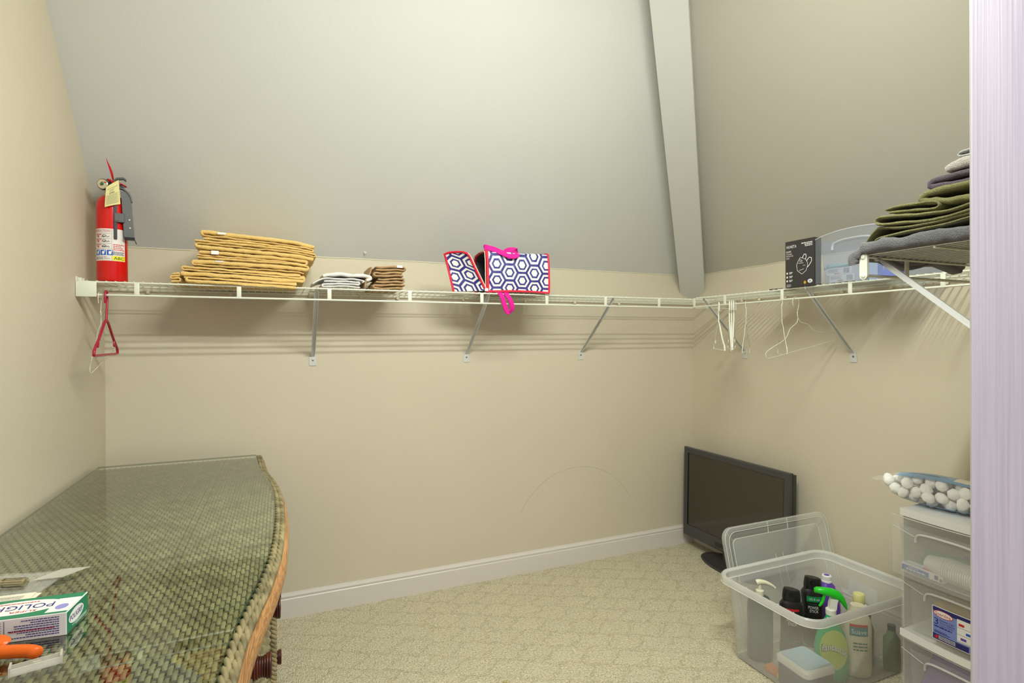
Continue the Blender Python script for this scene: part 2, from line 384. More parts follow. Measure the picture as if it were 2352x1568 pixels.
# boxed-in hip beam running up the corner
bm = bmesh.new()
e = Vector((1, -1, 0)).normalized()*.066
vs = []
for s in (-.3, 1.12):
    c = Vector((W-s, -s, 1.362+s/SL))
    for q in (c-e, c+e, c+e+Vector((0, 0, .15)), c-e+Vector((0, 0, .15))): vs.append(bm.verts.new(q))
for fc in ((0, 1, 2, 3), (7, 6, 5, 4), (0, 4, 5, 1), (1, 5, 6, 2), (2, 6, 7, 3), (3, 7, 4, 0)): bm.faces.new([vs[i] for i in fc])
for co, no in (((0, -.0005, 0), (0, 1, 0)), ((W-.0005, 0, 0), (1, 0, 0)), ((0, 0, CH), (0, 0, 1))):
    g = bm.verts[:]+bm.edges[:]+bm.faces[:]
    bmesh.ops.bisect_plane(bm, geom=g, plane_co=co, plane_no=no, clear_outer=True)
    bmesh.ops.holes_fill(bm, edges=[x for x in bm.edges if x.is_boundary])
bmesh.ops.recalc_face_normals(bm, faces=bm.faces[:])
me = bpy.data.meshes.new('trim_1'); bm.to_mesh(me); bm.free(); me.materials.append(MATS['ceiling_paint'])
struct(link('trim_1', me))
# caulk bead where the slopes meet the low walls
def bead(name, a, b):
    pts = [Vector(a).lerp(Vector(b), k/40)+Vector((0, 0, random.uniform(-.0012, .0012))) for k in range(41)]
    mb = MB(); mb.tube(pts, .0022, 6); return struct(mb.build(name, 'caulk', smooth=60))
bead('trim_2', (.002, -.001, K), (W-.075, -.001, K)); bead('trim_3', (W-.001, -.075, K), (W-.001, YF, K))
# caulk round the foot of the beam
e2 = .066*math.sqrt(2)
bead('trim_4', (W-.002, -.0015, 1.364), (W-e2, -.0015, 1.362+e2/2/SL)); bead('trim_5', (W-.0015, -.002, 1.364), (W-.0015, -e2, 1.362+e2/2/SL))
# doorway trim and the open door
m = MB(); m.box((OX1-.018, YO-.01, 0), (OX1, YF, OH)); struct(m.build('trim_6', 'trim_paint'))
m = MB(); m.box((OX0, YO-.01, 0), (OX0+.018, YF, OH)); struct(m.build('trim_7', 'trim_paint'))
door = bpy.data.objects.new('door_1', None); COL.objects.link(door); struct(door)
door.location = (1.687, -1.92, .008); door.rotation_euler = (0, 0, math.atan2(-.866, .5))
m = MB(); m.box((0, 0, 0), (.75, .035, 2.03), bev=.0015); m.build('slab', 'door_paint', door)
for z in (.25, 1.0, 1.8):
    m = MB(); m.tube([(.016, .041, z-.045), (.016, .041, z+.045)], .006, 10); m.box((.008, .035, z-.045), (.03, .037, z+.045)); m.build('hinge', 'steel', door, smooth=40)
m = MB(); m.lathe([(.012, 0), (.012, .03), (.026, .04), (.028, .055), (.02, .066), (0.001, .068)], 20); kb = m.build('knob', 'chrome', door, (.68, 0, .95), (R(90), 0, 0), smooth=40)

# fluorescent strip over the doorway: the closet's lamp
lt = thing('fluorescent_light', 'white twin-strip fluorescent fixture fixed to the wall above the doorway', 'light', (1.2, YF, 2.24))
m = MB(); m.box((-.60, 0, -.12), (.60, .03, .12), bev=.006); m.build('housing', 'trim_paint', lt, smooth=30)
mat('lamp_glow', (250, 255, 236), emit=((249, 255, 244), TUBE_POWER))
LD = Vector((0, .44, -.898)).normalized(); LU = Vector((0, .898, .44)).normalized()
for z in (-.062, .062):                              # lit strip with an added shield, tilted down to dim the slope's bright spot
    c = Vector((0, .075, z)); m = MB()
    q = lambda sx, a, b: (c+Vector((sx*.56, 0, 0))+LU*a+LD*b)[:]
    m.loft([[q(sx, a, b) for a, b in ((-.02, -.0005), (-.03, -.008), (-.022, -.04), (.022, -.04), (.03, -.008), (.02, -.0005))] for sx in (-1, 1)]); m.build('added_shield', 'trim_paint', lt)
    m = MB(); m.add([q(-1, -.019, .0), q(1, -.019, .0), q(1, .019, .0), q(-1, .019, .0)], [(0, 1, 2, 3)]); m.build('lens', 'lamp_glow', lt)
    m = MB(); m.box((-.02, .02, z-.02), (.02, .06, z+.02)); m.build('bracket', 'trim_paint', lt)

# ------------------------------------------------------------------ wire shelves
WIRE_ME = {}
def wire_shelf(label, loc, rotz, length, depth, uprights, braces, clips, x_off=.01, rod_drop=.0416, rail_end=(0, 0)):
    t = thing('wire_shelf', label, 'shelf', loc, rotz)
    m = MB(); m.tube([(0, depth, 0), (length, depth, 0)], .0031, 10); m.build('front_rail', 'shelf_white', t, smooth=50)
    m = MB(); m.tube([(0, depth, -rod_drop), (length, depth, -rod_drop)], .0036, 10); m.build('hanging_rod', 'shelf_white', t, smooth=50)
    for y in (.014, depth*.5):
        m = MB(); m.tube([(0, y, 0), (length, y, 0)], .0026, 8); m.build('long_wire', 'shelf_white', t, smooth=50)
    k = round(depth, 3)
    if k not in WIRE_ME:
        m = MB(); m.tube([(0, .008, .0042), (0, depth-.003, .0042), (0, depth+.0022, .0032), (0, depth+.0034, .0012)], .0016, 6); WIRE_ME[k] = m.mesh('cross_wire', 'shelf_white', 50)
    x = x_off
    while x < length-.003:
        link('cross_wire', WIRE_ME[k], t, (x, 0, 0)); x += .0254
    m = MB(); m.box((-.0075, -.0022, -rod_drop), (.0075, .0022, -.0005), bev=.0018); up_me = m.mesh('upright', 'shelf_white', 40)
    for x in uprights: link('upright', up_me, t, (x, depth+.0012, 0))
    for x in braces:
        b = make_brace(depth, x, t)
    m = MB(); m.lathe([(.0005, -.011), (.0065, -.011), (.0075, -.004), (.006, 0), (.0075, .004), (.005, .006)], 10); m.box((-.005, -.013, -.004), (.005, -.004, .005)); cme = m.mesh('wall_clip', 'clip_cream', 40)
    for x in clips: link('wall_clip', cme, t, (x, .0135, -.002))
    return t
def make_brace(depth, x, parent):
    A = Vector((x, depth-.004, -.002)); B = Vector((x, .004, -.262)); d = (B-A); mb = MB(); rings = []
    up_ = Vector((0, d.z, -d.y)).normalized()          # across the strut, in the vertical plane
    for t_, w, h in ((0, .006, .001), (.035, .0075, .003), (.10, .0085, .0055), (.5, .0085, .0055), (.88, .0085, .005), (.95, .0075, .003), (1, .0055, .0012)):
        p = A+d*t_; ring = []
        for u, v in ((-w, h), (-w*.45, -h), (w*.45, -h), (w, h), (w*.86, h), (w*.36, -h+.0014), (-w*.36, -h+.0014), (-w*.86, h)):
            ring.append(p+Vector((u, 0, 0))-up_*v)
        rings.append(ring)
    mb.loft(rings)
    hk = [Vector((x, depth+.0045*math.cos(a), .0045*math.sin(a))) for a in [R(q) for q in range(-150, 61, 20)]]
    mb.tube(hk, .0014, 6, flat=3.0)
    br = mb.build('support_brace', 'brace_grey', parent)
    fm = MB(); pts = [(-.0135, -.024), (.0135, -.024), (.0145, -.02), (.0145, .004), (.011, .018), (.005, .026), (-.005, .026), (-.011, .018), (-.0145, .004), (-.0145, -.02)]
    fm.prism(pts, lambda a, b: (x+a, .0004, -.277+b), lambda a, b: (x+a, .003, -.277+b)); fm.build('foot_plate', 'brace_grey', br)
    sm = MB(); sm.lathe([(.0042, 0), (.004, .0015), (.0015, .0022)], 12); sm.build('screw', 'steel', br, (x, .003, -.277), (R(-90), 0, 0), smooth=40)
    return br

ZS = 1.3525
sh_back = wire_shelf('long white wire shelf along the back wall carrying the yellow towels', (W, 0, ZS), math.pi, W-.006, .31,
    [W-(.1646+.3048*i) for i in range(9)], [W-.73, W-1.416, W-2.04], [W-x for x in (.14, .42, .72, .93, 1.09, 1.40, 1.72, 2.0, 2.27, 2.53)])
# bracket that carries the shelf end on the left wall
m = MB(); m.box((W-.056, .3125, -.0485), (W-.001, .3185, .0005), bev=.0015); m.box((W-.004, .05, -.036), (W-.0005, .3125, -.002)); m.box((W-.004, .262, 0), (W-.0005, .318, .016), bev=.001)
m.box((W-.012, .268, .002), (W-.003, .273, .014)); m.box((W-.012, .290, .002), (W-.003, .296, .014)); m.build('end_bracket', 'shelf_white', sh_back, smooth=30)
m = MB(); m.box((.0008, .286, -.05), (.004, .326, .004), bev=.001); m.box((.004, .3135, -.0465), (.018, .317, -.036)); m.build('end_bracket', 'shelf_white', sh_back)

DR = W-2.505; ZR = 1.3562
wire_shelf('short white wire shelf section in the corner above the plastic hangers', (W, -.831, ZR), math.pi/2, .514, DR,
    [.508, .305], [.451], [.06, .2, .35, .46])
sh_r = wire_shelf('white wire shelf section on the right wall under the black mask box', (W, -1.568, ZR+.0012), math.pi/2, .733, DR,
    [.728, .437, .136], [.618], [.08, .27, .46, .66])
sh_f = wire_shelf('white wire shelf nearest the door holding the green and grey towels', (1.917, -1.8895, 1.3555), 0, .858, .3095,
    [.165, .470, .775], [.048], [.1, .35, .6], x_off=.006, rod_drop=.0455)
m = MB(); pr = [(.0095*math.cos(R(a)), .0095*math.sin(R(a))) for a in range(0, 181, 15)] + [(.0095*math.cos(R(a)), -.0455+.0095*math.sin(R(a))) for a in range(180, 361, 15)]
m.prism(pr, lambda a, b: (-.004, .3095+a, b), lambda a, b: (.003, .3095+a, b)); ec = m.build('end_cap', 'shelf_white', sh_f, smooth=40)
for z in (0, -.0455):
    m = MB(); m.lathe([(.0062, 0), (.0058, .0014), (.004, .0022)], 14); m.build('rivet', 'shelf_white', ec, (-.004, .3095, z), (0, R(-90), 0), smooth=40)

# small anchor left on the slope
m = MB(); m.lathe([(.007, 0), (.006, .002), (.003, .003), (.0025, .006), (.0035, .008), (0.0005, .009)], 12)
tag(m.build('wall_anchor', 'ceiling_paint', None, (.946, -.022, K+.022/SL+.0), (R(131.7), 0, 0), smooth=40), 'tiny painted anchor stub on the slope above the white cloths', 'anchor')

# ------------------------------------------------------------------ wicker dresser
GY = -.98
BOW = [(-.835, .514), (-.80, .5155), (-.70, .524), (-.606, .531), (-.53, .542), (-.41, .562), (-.27, .579), (-.14, .586), (0, .5885)]
BOW = BOW + [(-s, x) for s, x in BOW[-2::-1]]
def bow(y):
    s = y-GY
    if s <= BOW[0][0]: return BOW[0][1]
    for (a, xa), (b, xb) in zip(BOW, BOW[1:]):
        if s <= b:
            i = BOW.index((a, xa)); xm = BOW[i-1][1] if i else xa; xp = BOW[i+2][1] if i+2 < len(BOW) else xb
            t = (s-a)/(b-a); return .5*((2*xa)+(xb-xm)*t+(2*xm-5*xa+4*xb-xp)*t*t+(3*xa-xm-3*xb+xp)*t**3)
    return BOW[-1][1]
YB, YN = -.150, -1.815                              # back and near ends of the top
dr = thing('wicker_dresser', 'long olive wicker dresser with braided rim and bowed honey-wood edge by the left wall', 'dresser', (.30, GY, 0))
DX, DY = .30, GY
def fb(y): return .5*bow(y)+.2745
def dl(p): return (p[0]-DX, p[1]-DY, p[2])
# dark base board under the weave
m = MB(); ys = [YB+(YN-YB)*k/40 for k in range(41)]
outl = [(.012, YB), (.012, YN)] + [(bow(y)+.006, y) for y in ys[::-1]]
m.prism(outl, lambda a, b: dl((a, b, .688)), lambda a, b: dl((a, b, .703))); m.build('top_board', 'wicker_dark', dr)
# stakes (across) and weavers (along), woven over and under
ST = .0150; nst = int((YB-YN-.02)/ST)
for k in range(nst):
    y = YB-.012-ST*k; m = MB(); m.tube([dl((.014, y, .7085)), dl((bow(y)-.002, y, .7085))], .0028, 5, caps=False); m.build('stake', 'wicker_dark', dr, smooth=60)
SPW = .0079; nw = int((.590-.02)/SPW)
for i in range(nw):
    xw = .02+SPW*i; ph = i % 2; m = MB(); run = []
    def flush(run):
        if len(run) > 2:
            L_, U_, Rr_, D_ = [], [], [], []
            for (x, y, z) in run:
                L_.append(dl((x-.0034, y, z-.0006))); U_.append(dl((x-.0013, y, z+.0010))); Rr_.append(dl((x+.0013, y, z+.0010))); D_.append(dl((x+.0034, y, z-.0006)))
            k = len(run); vs = L_+U_+Rr_+D_; fs = []
            for a in range(3):
                for j in range(k-1): fs.append((a*k+j, a*k+j+1, (a+1)*k+j+1, (a+1)*k+j))
            m.add(vs, fs)
    jx = random.uniform(-.0006, .0006)
    for j in range(nst*4+1):
        y = YB-.012-ST*(j/4)
        if bow(y)-.004 < xw: flush(run); run = []; continue
        cw_ = math.cos(math.pi*(j/4)+math.pi*ph); z = .7130-.0058*((1-cw_)/2)**1.8
        run.append((xw+jx+random.uniform(-.0004, .0004), y, z))
    flush(run)
    if m.f: m.build('weaver', 'wicker', dr, smooth=80)
# braided rim: two plaits of twisted strands all round the edge
def rope(path, r_out, r_s, pitch, n_str, name, material, parent, zc, phase=0, sides=6):
    P = [Vector(p) for p in path]; acc = [0]
    for a, b in zip(P, P[1:]): acc.append(acc[-1]+(b-a).length)
    tot = acc[-1]; N_ = max(8, int(tot/.0055))
    pts = []; j = 0
    for k in range(N_+1):
        s = tot*k/N_
        while j < len(acc)-2 and acc[j+1] < s: j += 1
        t = (s-acc[j])/max(1e-9, acc[j+1]-acc[j]); pts.append((s, P[j].lerp(P[j+1], t), (P[j+1]-P[j]).normalized()))
    for q in range(n_str):
        line = []
        for s, p, t in pts:
            a = 2*math.pi*(s/pitch+q/n_str)+phase; side = t.cross(Vector((0, 0, 1))); side = side.normalized() if side.length > .05 else Vector((1, 0, 0)); up_ = side.cross(t)
            line.append(p+(side*math.cos(a)+up_*math.sin(a))*r_out)
        mb = MB(); mb.tube(line, r_s, sides); mb.build(name, material, parent, smooth=70)
def rim(off, z):
    pts = [(bow(y)+off, y, z) for y in [YN+(YB-YN)*k/60 for k in range(61)]]
    return [dl(p) for p in [(-.004+.016, YN-off*.4, z)]+[(bow(YN)+off*.7, YN-off*.4, z)]+pts+[(bow(YB)+off*.7, YB+off*.4, z)]]
rope(rim(.0050, .7110), .0038, .0046, .066, 3, 'braid_strand', 'braid', dr, 0)
rope(rim(.0150, .7085), .0038, .0046, .070, 3, 'braid_strand', 'braid', dr, 0, 1.1)
lft = [dl((.013, y, .709)) for y in [YN+(YB-YN)*k/30 for k in range(31)]]
rope(lft, .0038, .0046, .066, 3, 'braid_strand', 'braid', dr, 0)
# honey-coloured wooden lip under the braid
m = MB(); prof = [(0, .700), (.024, .7005), (.031, .697), (.0345, .690), (.0325, .686), (.0350, .681), (.0345, .673), (.028, .665), (0, .660)]
m.loft([[dl((bow(y)-.004+u, y, z)) for u, z in prof] for y in [YN+(YB-YN)*k/60 for k in range(61)]]); m.build('wooden_lip', 'honey_wood', dr, smooth=40)
m = MB(); m.box(dl((.02, YN-.001, .664)), dl((.51, YN+.02, .702))); m.build('wooden_lip', 'honey_wood', dr)
# carcass, drawers with corded fronts, legs
m = MB(); ys = [YB-.015+(YN+.015-YB+.015)*k/40 for k in range(41)]
m.prism([(.03, YB-.015), (.03, YN+.015)]+[(fb(y)-.010, y) for y in ys[::-1]], lambda a, b: dl((a, b, .08)), lambda a, b: dl((a, b, .690))); m.build('carcass', 'wicker_dark', dr)
for (ya, yb, kys) in ((YB-.03, GY+.012, (-.51, -.72)), (GY-.012, YN+.03, (-1.24, -1.45))):
    for (za, zb) in ((.475, .655), (.285, .465), (.095, .275)):
        d_ = MB(); n = 20
        d_.loft([[dl((fb(y)-.010, y, za)), dl((fb(y), y, za)), dl((fb(y), y, zb)), dl((fb(y)-.010, y, zb))] for y in [ya+(yb-ya)*k/n for k in range(n+1)]])
        dob = d_.build('drawer', 'wicker_dark', dr)
        cm = MB(); zz = za+.006; rowi = 0
        while zz < zb-.003:
            cm.tube([dl((fb(y)+.0025+.0024*math.cos(math.pi*(k/2+rowi)), y, zz)) for k, y in enumerate([ya+(yb-ya)*k/96 for k in range(97)])], .0042, 5, caps=False); zz += .0088; rowi += 1
        cm.build('woven_cords', 'wicker', dob, smooth=80)
        for yk in kys:
            kz = (za+zb)/2+.040; km = MB()
            km.lathe([(.013, -.004), (.0165, .002), (.0165, .009), (.0135, .014), (.0155, .021), (.019, .027), (.0175, .031), (.001, .032)], 18)
            kn = km.build('knob', 'knob_cord', dob, dl((fb(yk)+.004, yk, kz)), (0, R(90), 0), smooth=50)
            for q in range(8):
                cmk = MB(); rr = (.0165, .0172, .0165, .0148, .0142, .0158, .0182, .0186)[q]
                cmk.tube([(rr*math.cos(a), rr*math.sin(a), .001+q*.0040) for a in [2*math.pi*j/18 for j in range(18)]], .0026, 5, closed=True)
                cmk.build('knob_wrap', 'knob_cord', dob, dl((fb(yk)+.004, yk, kz)), (0, R(90), 0), smooth=80)
for yv in (GY-.009, GY+.009, YB-.022, YN+.022):      # plaited uprights between the drawers
    rope([dl((fb(yv)+(.012 if abs(yv-GY) < .02 else .004), yv, z)) for z in (.09, .25, .45, .655)], .005, .0052, .034, 3, 'braid_strand', 'braid', dr, 0)
for (lx, ly) in ((.06, YB-.05), (.06, YN+.05), (bow(YB)-.05, YB-.05), (bow(YN)-.05, YN+.05)):
    m = MB(); m.lathe([(.02, 0), (.024, .03), (.028, .08), (.028, .09)], 14); m.build('leg', 'honey_wood', dr, (lx-DX, ly-DY, 0), smooth=40)
# loose sheet of plate glass on top
m = MB(); ys = [YB-.02+(YN+.02-YB+.02)*k/60 for k in range(61)]
outl = [(.0205, YB-.02), (.0205, YN+.02)]+[(bow(y)-.0005, y) for y in ys[::-1]]
n = len(outl)
m.add([(a, b, .7185) for a, b in outl]+[(a, b, .7245) for a, b in outl], [tuple(range(n-1, -1, -1)), tuple(range(n, 2*n))], 0)
m.m = [2, 0]; m.f += [(i, (i+1) % n, n+(i+1) % n, n+i) for i in range(n)]; m.m += [1]*n
tag(m.build('glass_top', ['tabletop_glass', 'glass_edge', 'glass_underside']), 'clear green-edged sheet of glass lying on the wicker dresser', 'glass top')
GZ = .7247

# ------------------------------------------------------------------ things on the glass
# adhesive-cream carton
bx = thing('carton', 'green and white denture cream carton lying on the glass top', 'box', (.2375, -1.4245, GZ), R(-6))
PL, PW_, PH = .15, .070, .0335
m = MB(); m.box((-PL/2, -PW_/2, 0), (PL/2, PW_/2, PH), bev=.0008); m.build('body', 'paper_white', bx)
mat('carton_green', (20, 132, 92), .35)
top = lambda u, v: (-u, -v, PH+.0004)               # read from the far side, as it lies in the photo
quad(top, -PL/2+.001, PL/2-.001, -PW_/2+.001, PW_/2-.001, 'carton_green', bx, 'green_panel')
top2 = lambda u, v: (-u, -v, PH+.0007); top3 = lambda u, v: (-u, -v, PH+.001)
ellipse(top2, .003, -.001, .061, .024, 'paper_white', bx, 'white_oval'); quad(lambda u, v: (-u, -v, PH+.00055), -.074, -.045, -.018, .029, 'paper_white', bx, 'white_flash')
mat('lavender', (150, 150, 214), .5); ellipse(lambda u, v: (-u, -v, PH+.00085), -.060, .012, .008, .009, 'lavender', bx, 'blue_mark')
lettering('POLIGRIP', lambda u, v: (-(u+.001-v*.15), -(v-.001), PH+.001), 'ink_navy', bx, .092, .016)
lettering('SUPER', lambda u, v: (-(u-.012-v*.15), -(v+.0145), PH+.001), 'ink_red', bx, .034, .0055)
print_lines(lambda u, v: (-u, -v, PH+.001), [(-.02, .03, -.0165, .0022)], 'ink_red', bx)
fr = lambda u, v: (-u, -PW_/2-.0004, PH/2-v)         # printed long side facing the camera, upside down
rows = [(-.066, -.062+random.uniform(.03, .062), -.012+.0034*k, .0014) for k in range(8)]
print_lines(fr, rows, 'ink_navy', bx)
print_lines(fr, [(.004, .004+random.uniform(.02, .04), -.012+.0034*k, .0012) for k in range(6)], 'ink_grey', bx)
print_lines(fr, [(-.06, -.005, .0025, .0014), (.004, .04, .006, .0013)], 'ink_red', bx)
quad(fr, .0000, .0007, -.0145, .0145, 'ink', bx, 'fold_line')
en = lambda u, v: (PL/2+.0004, u, v)
quad(en, -PW_/2+.001, PW_/2-.001, .001, PH-.001, 'carton_green', bx, 'green_panel')
en2 = lambda u, v: (PL/2+.0008, u, v); ellipse(en2, -.006, .019, .024, .0105, 'paper_white', bx, 'white_oval')
lettering('POLIGRIP', lambda u, v: (PL/2+.0011, u-.006, v+.019), 'ink_navy', bx, .040, .008)
print_lines(lambda u, v: (PL/2+.001, u, v), [(-.02, .028, .007, .0011), (-.01, .028, .0045, .0011)], 'ink_white', bx)
# orange-handled tool
mat('orange_plastic', (236, 104, 14), .35); mat('tool_dark', (120, 66, 40), .4)
tl = thing('hand_tool', 'orange plastic tool handle lying in front of the denture carton', 'tool', (.235, -1.508, GZ), R(-14))
m = MB(); pts = [(-.06, 0, .0115), (-.02, 0, .0115), (.02, 0, .0112), (.045, -.001, .0105), (.058, -.004, .0095), (.0635, -.008, .0085)]
m.tube(spline(pts, 6), [.0085]*25+[.0085, .0083, .0078, .0068, .005, .0025], 14); m.build('handle', 'orange_plastic', tl, smooth=60)
m = MB(); m.lathe([(.001, .0), (.012, .0), (.0135, .003), (.012, .006), (.001, .007)], 20, sx=1.6); m.build('thumb_pad', 'orange_plastic', tl, (-.006, .016, .0145), (R(12), 0, 0), smooth=50)
m = MB(); m.box((-.14, -.006, .006), (-.055, .006, .009)); m.build('blade', 'steel', tl)
# clear plastic cap
film('clear_cap', (240, 236, 222), .48, .25)
cp = thing('clip_on_cover', 'small clear plastic clip-on cover lying nearest on the glass top', 'cover', (.3, -1.55, GZ), R(14))
m = MB(); m.box((-.027, -.009, 0), (.027, .009, .0016)); m.box((-.027, -.0095, 0), (.027, -.008, .009)); m.box((-.027, .008, 0), (.027, .0095, .0075)); m.build('shell', 'clear_cap', cp)
for sx in (-1, 1):
    m = MB(); m.box((sx*.026-.0012, -.0095, 0), (sx*.026+.0012, .0095, .0115)); m.build('end_wall', 'clear_cap', cp)
m = MB(); m.box((-.003, -.001, .001), (.005, .0008, .0082)); m.build('rib', 'clear_cap', cp)
# clear pouch, leaflet, metal handle
film('clear_pouch', (236, 236, 228), .20, .12)
film('pouch_flap', (216, 212, 202), .45, .35)
pc = thing('plastic_pouch', 'flat clear plastic pouch lying behind the denture carton', 'pouch', (.17, -1.24, GZ), R(-12))
m = MB(); g = []
NX, NY = 18, 10
for j in range(NY+1):
    for i in range(NX+1):
        x = -.12+.175*i/NX; y = -.055+.115*j/NY
        g.append((x, y, .0018+.0022*(mnoise.noise(Vector((x*28, y*28, 1.3)))+.6)))
m.add(g+[(a, b, .0006) for a, b, c in g], [(j*(NX+1)+i, j*(NX+1)+i+1, (j+1)*(NX+1)+i+1, (j+1)*(NX+1)+i) for j in range(NY) for i in range(NX)])
k0 = (NX+1)*(NY+1); m.f += [tuple(k0+q for q in reversed(fc)) for fc in m.f]; m.m = [0]*len(m.f); m.build('sheet', 'clear_pouch', pc, smooth=80)
m = MB(); m.add([(.018, .012, .0062), (.062, .018, .0058), (.086, .062, .0052), (.040, .058, .0058), (.018, .012, .0068), (.062, .018, .0064), (.086, .062, .0058), (.040, .058, .0064)], [(0, 1, 2, 3), (7, 6, 5, 4), (0, 1, 5, 4), (1, 2, 6, 5), (2, 3, 7, 6), (3, 0, 4, 7)]); m.build('flap', 'pouch_flap', pc)
lf = thing('leaflet', 'folded cream paper leaflet between the pouch and the denture carton', 'leaflet', (.165, -1.312, GZ+.006), R(-8))
m = MB(); m.box((-.09, -.022, 0), (.058, .022, .0007)); m.build('sheet', 'paper', lf)
m = MB(); m.box((-.088, -.02, .0012), (.052, .019, .0019)); m.build('sheet', 'paper', lf, rot=(R(3), 0, R(2)))
print_lines(lambda u, v: (u, v, .0036), [(-.08, .04, -.012+.004*k, .0014) for k in range(6)], 'ink_grey', lf)
st = thing('metal_handle', 'knurled gold-toned metal handle lying on the clear pouch', 'handle', (.145, -1.246, GZ+.0145), R(-16))
m = MB(); m.lathe([(.004, -.001), (.0072, 0), (.008, .003), (.0075, .006), (.0078, .03), (.0068, .033), (.0072, .036), (.0072, .09), (.006, .1)], 18); m.build('grip', 'chrome', st, (.048, 0, 0), (0, R(-90), 0), smooth=35)
for q in range(12):
    a = 2*math.pi*q/12; m = MB(); m.box((.012, .0074*math.cos(a)-.0005, .0074*math.sin(a)-.0005), (.046, .0074*math.cos(a)+.0005, .0074*math.sin(a)+.0005)); m.build('knurl', 'steel', st)

# ------------------------------------------------------------------ fire extinguisher
mat('red_paint', (214, 14, 10), .22, .5, coat=.3); mat('black_plastic', (40, 39, 42), .4); mat('bracket_grey', (84, 84, 86), .45, noise=(60, .05))
mat('strap_red', (200, 20, 26), .4); mat('tag_paper', (224, 216, 150), .8); mat('gauge_face', (206, 190, 160), .4); film('lens', (235, 230, 210), .12, .05)
mat('label_white', (232, 226, 222), .5)
SX = .00152
fe = thing('fire_extinguisher', 'red fire extinguisher with a paper tag standing on the back shelf', 'fire extinguisher', (.0805, -.238, ZS+.0062), R(13.3))
fe.scale = (.850, .850, .950)
m = MB(); m.lathe([(.044, 0), (.0495, .002), (.0515, .006), (.0515, .262), (.0508, .272), (.0480, .284), (.042, .295), (.032, .304), (.020, .310), (.019, .318)], 40); m.build('cylinder', 'red_paint', fe, smooth=50)
cyl = lambda u, v, r=.0518: (r*math.sin(u/.0515), -r*math.cos(u/.0515), v)
lb = quad(cyl, -.075, .0465, .072, .184, 'label_white', fe, 'label', 24); lr = .0521
c1 = lambda u, v: cyl(u, v, .0521); c2 = lambda u, v: cyl(u, v, .0524)
lettering('INSTRUCTIONS', lambda u, v: c1(u-.036, v+.176), 'ink_red', lb, .062, .008)
for k, v in enumerate((.1665, .149, .1325, .1145)): quad(c1, -.074, -.003, v-.0004, v+.0004, 'ink_grey', lb, 'rule', 12)
for k, v in enumerate((.158, .141, .123)):
    print_lines(lambda a, b: c1(a, b), [(-.060, -.036, v+.005, .003), (-.060, -.045, v, .003)], 'ink_red', lb)
    mb = MB(); mb.tube([c2(-.035+q*.003, v-.004+.0035*abs(math.sin(q*.9+k))) for q in range(10)], .0008, 4); mb.tube([c2(-.026+.006*math.cos(a), v+.0005+.004*math.sin(a)) for a in [2*math.pi*q/12 for q in range(12)]], .0007, 4, closed=True); mb.build('pictogram', 'ink', lb)
    mb = MB(); mb.add([c2(-.052, v-.005), c2(-.046, v-.005), c2(-.049, v+.002)], [(0, 1, 2)]); mb.build('flame', 'ink_red', lb)
for k in range(3):
    q0 = -.062+.0225*k
    quad(c1, q0, q0+.0195, .0915, .1095, 'ink_blue', lb, 'blue_square', 4); ellipse(c2, q0+.010, .1000, .005, .006, 'ink_white', lb, 'pictogram', 14)
    ellipse(c2, q0+.0155, .106, .0022, .0022, 'ink_white', lb, 'pictogram', 10)
lettering('KIDDE', lambda u, v: c1(u-.0465, v+.081), 'ink', lb, .032, .0085)
lettering('DRY', lambda u, v: c1(u-.0235, v+.0850), 'ink', lb, .009, .003); lettering('CHEMICAL', lambda u, v: c1(u-.0170, v+.0795), 'ink', lb, .024, .0032)
quad(c1, -.0005, .0462, .0735, .0895, 'ink_yellow', lb, 'class_panel', 8); lettering('ABC', lambda u, v: c2(u+.0225, v+.0815), 'ink', lb, .036, .0098)
print_lines(c1, [(.003, .043-.004*(k % 2), .094+.0045*k, .0022) for k in range(3)], 'ink', lb); print_lines(c1, [(.003, .042-.006*(k % 3), .111+.006*k, .0028) for k in range(4)], 'ink_red', lb)
quad(c1, -.0012, -.0004, .073, .183, 'ink_grey', lb, 'rule')
# valve, lever, carrying handle
m = MB(); m.lathe([(.019, .312), (.021, .318), (.021, .326), (.014, .330), (.014, .350)], 20); m.build('collar', 'black_plastic', fe, smooth=40)
m = MB(); m.box((-.012, -.014, .328), (.020, .014, .356), bev=.003); m.build('valve_block', 'black_plastic', fe, smooth=40)
m = MB(); m.loft([[(x, -.011, z), (x, .011, z), (x, .011, z+.006), (x, -.011, z+.006)] for x, z in ((-.004, .350), (.016, .368), (.038, .3725), (.048, .366))]); m.build('lever', 'black_plastic', fe, smooth=40)
m = MB(); m.loft([[(x, -.012, z), (x, .012, z), (x, .012, z+.007), (x, -.012, z+.007)] for x, z in ((.012, .335), (.030, .346), (.040, .340), (.046, .312), (.045, .300))]); m.build('carry_handle', 'black_plastic', fe, smooth=40)
m = MB(); m.lathe([(.0195, -.008), (.0195, .004), (.0175, .006)], 24); ga = m.build('gauge', 'black_plastic', fe, (-.027, -.020, .342), (R(90), 0, R(-18)), smooth=40)
m = MB(); m.lathe([(.0182, .0), (.0182, .0068), (.0162, .0078), (.0162, .0055), (.0162, 0)], 24); m.build('bezel', 'chrome', ga, (0, 0, .001), smooth=40)
m = MB(); m.lathe([(.016, 0), (.016, .0008)], 24); m.build('dial', 'gauge_face', ga, (0, 0, .0062))
m = MB(); m.box((-.001, -.004, .0072), (.001, .009, .0078)); m.add([(.005, .003, .0074), (.012, .004, .0074), (.011, .009, .0074), (.005, .006, .0074)], [(0, 1, 2, 3)]); m.build('needle', 'ink_red', ga)
m = MB(); m.lathe([(.0045, 0), (.006, .006), (.004, .01)], 6); m.build('needle_hub', 'ink_green', ga, (0, 0, .0062))
